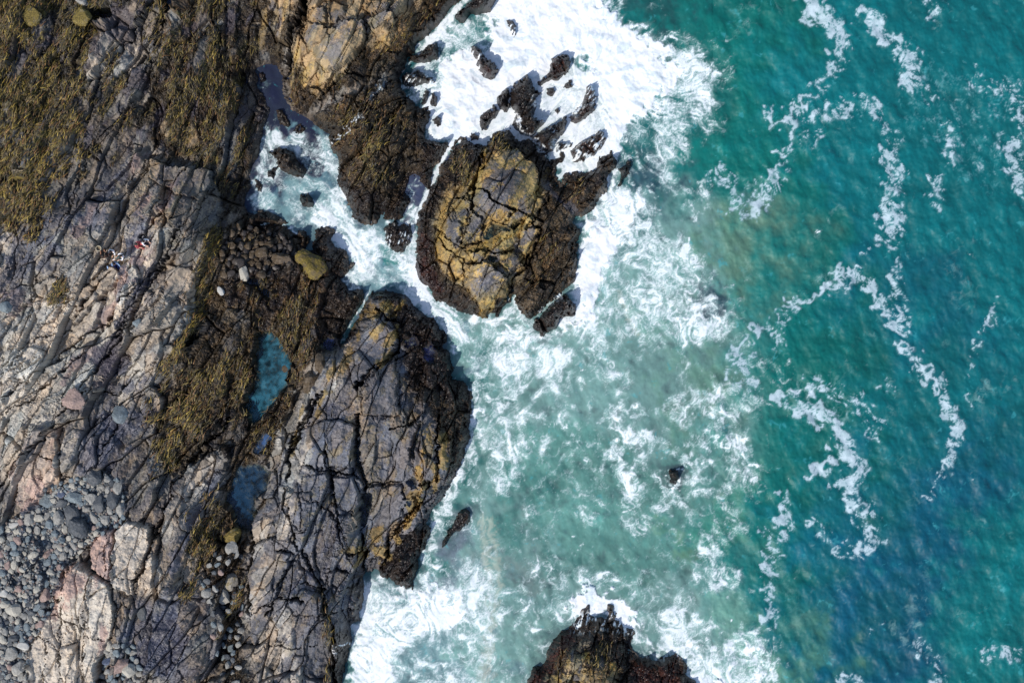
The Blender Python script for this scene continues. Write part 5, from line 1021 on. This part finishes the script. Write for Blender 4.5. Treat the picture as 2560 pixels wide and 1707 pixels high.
BO = [  # u, v, ru, rv, angle, material, label
 (82,45,26,24,0,'olive',"round olive weed-covered boulder near the top left corner"),
 (211,48,27,20,-15,'olive',"olive-brown boulder to the right of the round olive one at the top"),
 (207,6,20,11,-35,'grey',"grey angular boulder at the very top edge"),
 (660,634,17,16,0,'brown',"rounded brown boulder, left of an oblong one, in the dark rubble"),
 (702,645,25,16,-12,'brown',"oblong brown boulder between the rounded one and the golden one"),
 (598,658,16,15,0,'black',"dark boulder at the left of the rubble row"),(628,658,13,11,0,'brown',"small brown boulder in the middle of the rubble row"),
 (613,684,15,19,10,'pale',"grey-brown wedge-shaped boulder above the grey-blue puddle"),(557,728,8,12,10,'white',"small pale stone alone on the dark weedy floor"),
 (14,770,15,15,0,'slate',"blue-grey boulder on pale strata at the left edge"),(712,922,14,17,0,'brown',"brown boulder standing in the turquoise pool"),
 (781,663,44,33,-38,'gold',"large golden-yellow boulder by the end of the inlet"),(803,908,18,24,10,'brown',"dark brown boulder in the cleft, upper of two"),
 (776,952,23,28,-20,'brown',"dark brown boulder in the cleft, lower of two"),(196,1001,32,27,35,'pink',"big pinkish boulder in the dark hollow of the shelf"),
 (299,1040,20,24,15,'slate',"blue-grey boulder at the lower end of the violet hollow"),(353,808,13,13,0,'slate',"small slate block on the violet floor"),
 (236,1192,24,21,30,'dark',"dark boulder standing alone above the boulder pile"),(187,1240,24,19,-10,'slate',"broad slate-grey boulder in the pile"),(228,1244,17,18,0,'grey',"squarish grey boulder right of the broad slate one"),
 (252,1262,17,26,8,'dark',"tall dark upright boulder in the pile"),(116,1255,22,16,25,'slate',"slate boulder at the left end of the pile"),(157,1235,10,9,0,'blue',"small blue-grey boulder above the pile"),
 (150,1293,15,19,-15,'grey',"grey oval boulder left of the dark pointed one"),(180,1286,19,29,12,'dark',"dark pointed boulder in the middle of the pile"),(198,1319,26,29,20,'dark',"biggest dark boulder at the foot of the pile"),
 (235,1291,12,20,40,'grey',"grey leaning boulder under the tall dark one"),(266,1297,13,12,0,'grey',"small round grey boulder right of the leaning one"),(286,1250,15,20,0,'dark',"dark angular boulder at the right end of the pile"),
 (250,1218,17,8,-18,'grey',"thin flat grey stone above the tall dark boulder"),(297,1220,13,15,0,'grey',"grey boulder against the slab at the upper right of the pile"),(75,1297,17,14,20,'grey',"grey boulder on the shelf edge left of the pile"),
 (214,1271,10,11,0,'grey',"little grey boulder wedged between the dark ones"),(156,1258,14,12,10,'dark',"dark boulder just above the grey oval one"),(303,1272,11,18,5,'grey',"narrow grey boulder at the pile's right edge"),
 (34,1312,17,8,15,'white',"pale flat stone above the fine gravel"),(579,1345,24,22,0,'olive',"weed-capped boulder below the deep blue pool"),(583,1375,17,22,0,'grey',"grey boulder touching the weed-capped one from below"),(572,1452,20,28,0,'capped',"grey boulder with a yellow weed cap in the gully"),
 (555,1492,18,22,20,'pale',"smooth pale grey boulder in the lower gully"),(525,1478,16,13,0,'grey',"grey boulder left of the smooth pale one"),(583,1492,8,11,0,'dark',"small dark boulder right of the smooth pale one"),(116,1487,16,17,0,'pink',"reddish boulder between the long stones and the cracked slab"),
 (37,1521,18,16,0,'pale',"pale boulder on the cobbles near the left edge"),(64,1613,15,10,-8,'white',"bright white stone on the cobbles"),(56,1662,19,18,20,'grey',"large grey-brown cobble at the lower left"),(30,1632,19,15,0,'grey',"large grey cobble left of the white stone"),
 (10,1482,12,10,0,'white',"white cobble at the left edge"),(300,1660,29,17,28,'pink',"brown-grey block in the stone pocket at the bottom"),(327,1674,18,17,25,'pale',"pale block beside the brown-grey one at the bottom"),(275,1611,11,14,0,'pale',"pale stone at the top of the bottom stone pocket"),
 (318,1627,11,8,0,'slate',"smooth slate cobble above the pale block"),(297,1628,9,9,0,'slate',"round slate cobble left of the smooth one"),(270,1652,14,9,10,'blue',"blue-grey cobble at the left of the stone pocket"),(352,1534,13,20,0,'dark',"dark upright boulder in the violet hollow at the bottom"),
]
for b_ in BO: stone(*b_[:6], b_[6], 'boulders lying on the shore', sub=4 if b_[2] > 20 else 3, facets=14 if b_[2] > 20 else 11)
def inside(poly, x, y):
    c = False; n = len(poly)
    for i in range(n):
        ax, ay = poly[i]; bx, by = poly[(i + 1) % n]
        if (ay > y) != (by > y) and x < (bx - ax) * (y - ay) / (by - ay) + ax: c = not c
    return c
placed = [(b_[0], b_[1], (b_[2] + b_[3]) / 2) for b_ in BO] + [(75, 1370, 14), (68, 1400, 14), (92, 1350, 14), (88, 1420, 14), (85, 1450, 14), (82, 1480, 12)]
def fill(poly, n, rlo, rhi, pick, group, gapf=.86, tries=9000, cat='stone', name='stone', seed=1, lim=(-8, 1715)):
    rnd = random.Random(seed); xs = [p[0] for p in poly]; ys = [p[1] for p in poly]; out = []
    cnt = 0
    for t in range(tries):
        if cnt >= n: break
        f = 1 - min(1, t / (tries * .8)); r = rlo + (rhi - rlo) * f * rnd.uniform(.6, 1)
        x = rnd.uniform(max(min(xs), -8), max(xs)); y = rnd.uniform(min(ys), min(max(ys), lim[1]))
        if not inside(poly, x, y): continue
        if any((x - a) ** 2 + (y - b) ** 2 < ((r + c) * gapf) ** 2 for a, b, c in placed): continue
        placed.append((x, y, r)); mat, lab = rnd.choice(pick)
        stone(x, y, r * rnd.uniform(.95, 1.3), r * rnd.uniform(.75, 1.0), rnd.uniform(0, 180), mat, lab, group, cat, rnd.uniform(.55, .8), 2, rnd.randrange(1 << 30), name, .25, 9); cnt += 1
    return cnt
fill(BEACH, 285, 4, 11, [('slate',"blue-grey cobble of the beach in the lower left"),('pale',"pale cobble of the beach in the lower left"),('grey',"grey cobble of the beach in the lower left"),('grey',"grey cobble of the beach in the lower left"),('pale',"pale cobble of the beach in the lower left"),('pink',"pinkish cobble of the beach in the lower left"),('dark',"dark cobble of the beach in the lower left")], 'cobbles of the small beach', name='cobble', cat='cobble')
fill([(560,560),(640,572),(740,600),(760,640),(730,640),(690,680),(640,700),(560,690)], 60, 5, 11, [('black',"dark wet stone of the rubble below the inlet"),('brown',"brownish stone of the rubble below the inlet")], 'rubble stones below the inlet')
fill([(545,1370),(600,1390),(600,1500),(600,1700),(560,1712),(540,1600),(520,1500),(500,1450)], 42, 4, 9, [('grey',"small grey stone in the lower gully"),('dark',"small dark stone in the lower gully"),('slate',"small slate stone in the lower gully"),('pink',"small brownish stone in the lower gully")], 'small stones in the lower gully')
fill(cb((1000,1280),(1100,1150),(1280,1220),(1350,1400),(1330,1560),(900,1560),(960,1400)), 30, 3.5, 9, [('slate',"blue-grey stone in the pocket at the bottom"),('grey',"grey stone in the pocket at the bottom")], 'stones in the pocket at the bottom')
fill([(115,1215),(200,1195),(310,1200),(315,1300),(250,1340),(150,1330),(100,1280)], 45, 3.5, 8, [('dark',"small dark stone between the pile boulders"),('slate',"small slate stone between the pile boulders")], 'small stones of the boulder pile')
# fine gravel between the cobbles: one body of stuff
rnd = np.random.default_rng(5); vs_, fs_, ts_ = [], [], []; nv = 0
gcol = [lin(124,130,130), lin(104,114,120), lin(140,136,128), lin(120,108,102), lin(70,74,78), lin(160,156,148)]
pr = random.Random(9); cnt = 0
while cnt < 5200:
    x = pr.uniform(-120, 312); y = pr.uniform(1175, 1800)
    if not inside(BEACH, x, y): continue
    r = pr.uniform(1.6, 4.2) * K
    p, f_ = stone_pts(rnd, 1, r * 1.15, r * .85, r * .6, pr.uniform(0, 3), 5, .05)
    zg, zx = ground_z(x, y); X_, Y_ = to_world(x, y, zx)
    vs_.append(p + np.array([X_, Y_, zg + r * .3])); fs_.append(f_ + nv); nv += len(p)
    ts_.append(np.tile(np.append(gcol[pr.randrange(6)], .8), (len(p), 1))); cnt += 1
o = mesh_obj('gravel', np.vstack(vs_), np.vstack(fs_), np.vstack(ts_), M_ROCK); tag(o, "fine blue-grey gravel between the beach cobbles", "gravel", None, 'stuff')
# ------------------------------------------------------------------ seaweed blades on the gold and olive patches
gi, gj = np.where((WG > .12) & (best > 6)); wgt = WG[gi, gj]
inwin = (ub[gj] > -60) & (ub[gj] < 1760) & (vb[gi] > -60) & (vb[gi] < 1767); gi, gj, wgt = gi[inwin], gj[inwin], wgt[inwin]
rnd = np.random.default_rng(77); NBL = 24000
k = rnd.choice(len(gi), NBL, p=wgt / wgt.sum()); gi, gj, wgt = gi[k], gj[k], wgt[k]
bu_, bv_ = ub[gj], vb[gi]
ang = ANG[gi, gj] + rnd.normal(0, .28, NBL) + math.pi * (rnd.random(NBL) < .5)
ln = rnd.uniform(.2, .6, NBL); wd = rnd.uniform(.018, .04, NBL); cu_ = rnd.normal(0, .5, NBL)
x0, y0, z0 = X[gi, gj] + rnd.normal(0, .03, NBL), Y[gi, gj] + rnd.normal(0, .03, NBL), z[gi, gj]
P4 = []
for q in range(4):
    t = q / 3.0; a = ang + cu_ * t
    cx = x0 + np.cos(ang + cu_ * t * .5) * ln * t; cy = y0 + np.sin(ang + cu_ * t * .5) * ln * t
    cz = z0 + .03 + .07 * math.sin(t * 3.0) + rnd.normal(0, .012, NBL)
    w_ = wd * (1 - .7 * t)
    P4.append(np.stack([cx - np.sin(a) * w_, cy + np.cos(a) * w_, cz], 1)); P4.append(np.stack([cx + np.sin(a) * w_, cy - np.cos(a) * w_, cz + .01], 1))
co_ = np.stack(P4, 1).reshape(-1, 3); b0 = np.arange(NBL)[:, None] * 8
fc = np.concatenate([b0 + np.array([[2 * q, 2 * q + 1, 2 * q + 3, 2 * q + 2]]) for q in range(3)], 0)
ca_ = np.array([lin(132,112,46), lin(98,84,42), lin(68,58,36), lin(112,80,44), lin(48,42,30)]); pk = rnd.choice(5, NBL, p=[.2, .24, .24, .14, .18])
tn = ca_[pk] * (.6 + .7 * wgt[:, None]) * np.exp(rnd.normal(0, .2, (NBL, 1)))
tn = np.repeat(np.concatenate([tn, np.full((NBL, 1), .6)], 1), 8, 0)
o = mesh_obj('seaweed', co_, fc, tn, M_WET); tag(o, "golden and olive seaweed blades matted over the rocks", "seaweed", None, 'stuff')
# ------------------------------------------------------------------ the six people on the shelf, seated, seen from above
SKIN = plain('skin', lin(205,160,132), .6, .05, 30); SKIN2 = plain('skin_tan', lin(170,122,94), .6, .05, 30)
def cloth(name, c): return plain(name, c, .9, .12, 40)
CL = {'lightblue': cloth('light_blue_cloth', lin(150,180,222)), 'denim': cloth('denim_cloth', lin(42,62,124)), 'white': cloth('white_cloth', lin(232,232,236)), 'black': cloth('black_cloth', lin(34,33,36)),
      'brown': cloth('dark_brown_cloth', lin(56,42,36)), 'red': cloth('dusty_red_cloth', lin(176,78,86)), 'teal': cloth('teal_cloth', lin(50,92,98)), 'navy': cloth('navy_cloth', lin(38,40,58)),
      'hair': plain('dark_hair', lin(30,24,22), .5, .3, 60), 'straw': cloth('straw', lin(196,186,160))}
def skinned(name, verts, edges, radii, mat, parent, sub=1):
    me = bpy.data.meshes.new(name); me.from_pydata(verts, edges, []); me.update()
    o = bpy.data.objects.new(name, me); COL.objects.link(o); me.materials.append(mat)
    o.modifiers.new('skin', 'SKIN'); 
    if not me.skin_vertices: 
        with bpy.context.temp_override(object=o, active_object=o): bpy.ops.mesh.customdata_skin_add()
    for i, r in enumerate(radii):
        d = me.skin_vertices[0].data[i]; d.radius = (r, r) if not isinstance(r, tuple) else r; d.use_root = (i == 0)
    o.modifiers['skin'].use_smooth_shade = True
    s = o.modifiers.new('sub', 'SUBSURF'); s.levels = sub; s.render_levels = sub
    if parent: o.parent = parent
    return o
def chain(pts, rs):
    return pts, [(i, i + 1) for i in range(len(pts) - 1)], rs
def person(u, v, heading, top, legs, label, skin=SKIN, lean=.0, knee=.30, spread=.13, reach=0, hat=None, shoes='white', hair='hair', back_hair=False):
    zg = top_z(u, v, 9); zx = ground_z(u, v)[1]; x, y = to_world(u, v, zx)
    root = bpy.data.objects.new('person', None); COL.objects.link(root)
    root.location = (float(x), float(y), zg - .02); root.rotation_euler = (0, 0, math.radians(heading))
    tag(root, label, 'person', 'people resting on the rock shelf')
    L = lean
    hip = (0, 0, .13); wst = (0, -.02 + L * .2, .30); che = (0, -.02 + L * .6, .47); nek = (0, .0 + L, .60); hd = (0, .03 + L * 1.1, .72); crn = (0, .02 + L * 1.1, .81)
    V_ = [hip, wst, che, nek, hd, crn, (0, .125 + L * 1.1, .705), (0, .115 + L * 1.1, .65)]
    E_ = [(0, 1), (1, 2), (2, 3), (3, 4), (4, 5), (4, 6), (4, 7)]
    R_ = [.13, .115, .125, .055, .098, .07, .018, .03]
    arms = {}; lg = {}
    for s in (-1, 1):
        sh = (s * .17, -.01 + L * .8, .53); el = (s * .26, .14 + L * .6, .34); wr = (s * (.16 if not (reach == s) else .36), .36 + (.22 if reach == s else 0), knee + .12)
        pm = (wr[0] - s * .01, wr[1] + .075, wr[2] + .005)
        b = len(V_); V_ += [sh, el, wr, pm]; E_ += [(2, b), (b, b + 1), (b + 1, b + 2), (b + 2, b + 3)]; R_ += [.06, .042, .030, (.038, .018)]
        arms[s] = (sh, el, wr)
        for q, (fx, fl_) in enumerate(((-.030, .062), (-.010, .074), (.011, .068), (.031, .054))):
            b2 = len(V_); base = (pm[0] + fx, pm[1] + .03, pm[2])
            V_ += [base, (base[0] + fx * .2, base[1] + fl_ * .55, base[2] - .004), (base[0] + fx * .2, base[1] + fl_, base[2] - .022)]
            E_ += [(b + 3, b2), (b2, b2 + 1), (b2 + 1, b2 + 2)]; R_ += [.0095, .009, .008]
        b2 = len(V_); V_ += [(pm[0] - s * .045, pm[1] - .01, pm[2] - .004), (pm[0] - s * .065, pm[1] + .03, pm[2] - .012)]; E_ += [(b + 3, b2), (b2, b2 + 1)]; R_ += [.011, .009]
        h2 = (s * .09, .04, .12); kn = (s * spread, .40, knee); an = (s * (spread + .02), .66, .09); ft = (s * (spread + .03), .82, .05)
        b = len(V_); V_ += [h2, kn, an, ft]; E_ += [(0, b), (b, b + 1), (b + 1, b + 2), (b + 2, b + 3)]; R_ += [.085, .058, .040, (.042, .028)]
        lg[s] = (h2, kn, an, ft)
    skinned('body', V_, E_, R_, skin, root, 1)
    tv = [wst, che, (0, L * .9, .555)]; te = [(0, 1), (1, 2)]; tr = [.135, .15, .075]
    for s in (-1, 1):
        sh, el, wr = arms[s]; b = len(tv); mid = tuple((el[k] * .35 + wr[k] * .65) for k in range(3)); tv += [sh, el, mid]; te += [(1, b), (b, b + 1), (b + 1, b + 2)]; tr += [.076, .058, .046]
    skinned('shirt', tv, te, tr, CL[top], root, 1)
    pv = [hip, (0, -.01, .24)]; pe = [(0, 1)]; pr_ = [.15, .14]
    for s in (-1, 1):
        h2, kn, an, ft = lg[s]; b = len(pv); pv += [h2, kn, an]; pe += [(0, b), (b, b + 1), (b + 1, b + 2)]; pr_ += [.10, .076, .056]
    skinned('trousers', pv, pe, pr_, CL[legs], root, 1)
    for s in (-1, 1):
        h2, kn, an, ft = lg[s]
        skinned('shoe', [(an[0], an[1] - .02, .055), ft, (ft[0], ft[1] + .06, .045)], [(0, 1), (1, 2)], [.05, .052, .04], CL[shoes], root, 1)
        e_ = mesh_obj('eye', ICO[1][0] * .012 + np.array([s * .034, .112 + L * 1.1, .735]), ICO[1][1], None, CL['black'], True, root)
    v3, f3 = ICO[3]
    keep_ = [i for i, q in enumerate(f3) if v3[q].mean(0)[2] > -.1 - .5 * (v3[q].mean(0)[1] < -.1) and not (v3[q].mean(0)[1] > .55 and v3[q].mean(0)[2] < .45)]
    ff = f3[keep_]; us_, inv = np.unique(ff.ravel(), return_inverse=True)
    hp = v3[us_] * np.array([.108, .122, .112]) * (1 + .04 * np.sin(v3[us_][:, :1] * 14)) + np.array([0, .015 + L * 1.1, .745])
    mesh_obj('hair', hp, inv.reshape(-1, 3), None, CL[hair], True, root)
    if back_hair: skinned('ponytail', [(0, -.09 + L, .74), (0, -.15 + L * .8, .62), (0, -.15 + L * .5, .48)], [(0, 1), (1, 2)], [.05, .045, .02], CL[hair], root, 1)
    if hat:
        t = np.linspace(0, 2 * math.pi, 25)[:-1]; prof = [(.0, .875), (.07, .87), (.105, .84), (.112, .79), (.20, .775), (.215, .765), (.20, .76), (.105, .77)]
        vv = np.array([(r * math.cos(a), r * math.sin(a) + L * 1.1 + .01, h) for r, h in prof for a in t], F)
        q4 = np.array([[i * 24 + j, i * 24 + (j + 1) % 24, (i + 1) * 24 + (j + 1) % 24, (i + 1) * 24 + j] for i in range(len(prof) - 1) for j in range(24)])
        mesh_obj('sun_hat', vv, q4, None, CL[hat], True, root)
    return root
person(268, 662, 205, 'lightblue', 'denim', "seated person in a light blue top at the lower left of the group", lean=.05)
person(283, 656, 190, 'lightblue', 'denim', "person in blue jeans and white shoes stretching one arm to the right", lean=.08, reach=-1, knee=.26)
person(262, 642, 20, 'brown', 'black', "dark-haired person in dark brown sitting at the left of the group", SKIN2, shoes='black', lean=.04)
person(279, 625, 160, 'white', 'black', "person in a white top and black trousers at the top of the larger group", lean=.12, shoes='black')
person(310, 640, 120, 'white', 'teal', "person in white with teal trousers sitting apart on the right of the larger group", lean=.06, shoes='white', back_hair=True)
person(345, 611, 250, 'red', 'red', "person in dusty red sitting in the pair farther right", lean=.07, shoes='white', hat=None)
person(365, 604, 235, 'white', 'navy', "person in white with navy trousers in the pair farther right", lean=.06, shoes='white')
def ring(u, v):
    zg = top_z(u, v, 5); zx = ground_z(u, v)[1]; x, y = to_world(u, v, zx)
    root = bpy.data.objects.new('basket', None); COL.objects.link(root); root.location = (float(x), float(y), zg)
    tag(root, "small round pale basket lying left of the people", 'basket')
    n, m_ = 28, 8; vv = []; 
    for i in range(n):
        a = 2 * math.pi * i / n
        for j in range(m_):
            b = 2 * math.pi * j / m_; r = .19 + .022 * math.cos(b); vv.append((r * math.cos(a), r * math.sin(a), .14 + .022 * math.sin(b)))
    q = np.array([[i * m_ + j, ((i + 1) % n) * m_ + j, ((i + 1) % n) * m_ + (j + 1) % m_, i * m_ + (j + 1) % m_] for i in range(n) for j in range(m_)])
    mesh_obj('rim', np.array(vv, F), q, None, CL['straw'], True, root)
    vv = [(r * math.cos(2 * math.pi * i / n), r * math.sin(2 * math.pi * i / n), h) for r, h in ((.19, .14), (.17, .05), (.12, .0), (.001, .0)) for i in range(n)]
    q = np.array([[k * n + i, k * n + (i + 1) % n, (k + 1) * n + (i + 1) % n, (k + 1) * n + i] for k in range(3) for i in range(n)])
    mesh_obj('bowl', np.array(vv, F), q, None, plain('dark_straw', lin(120,108,88), .9, .3, 30), True, root)
ring(250, 622)
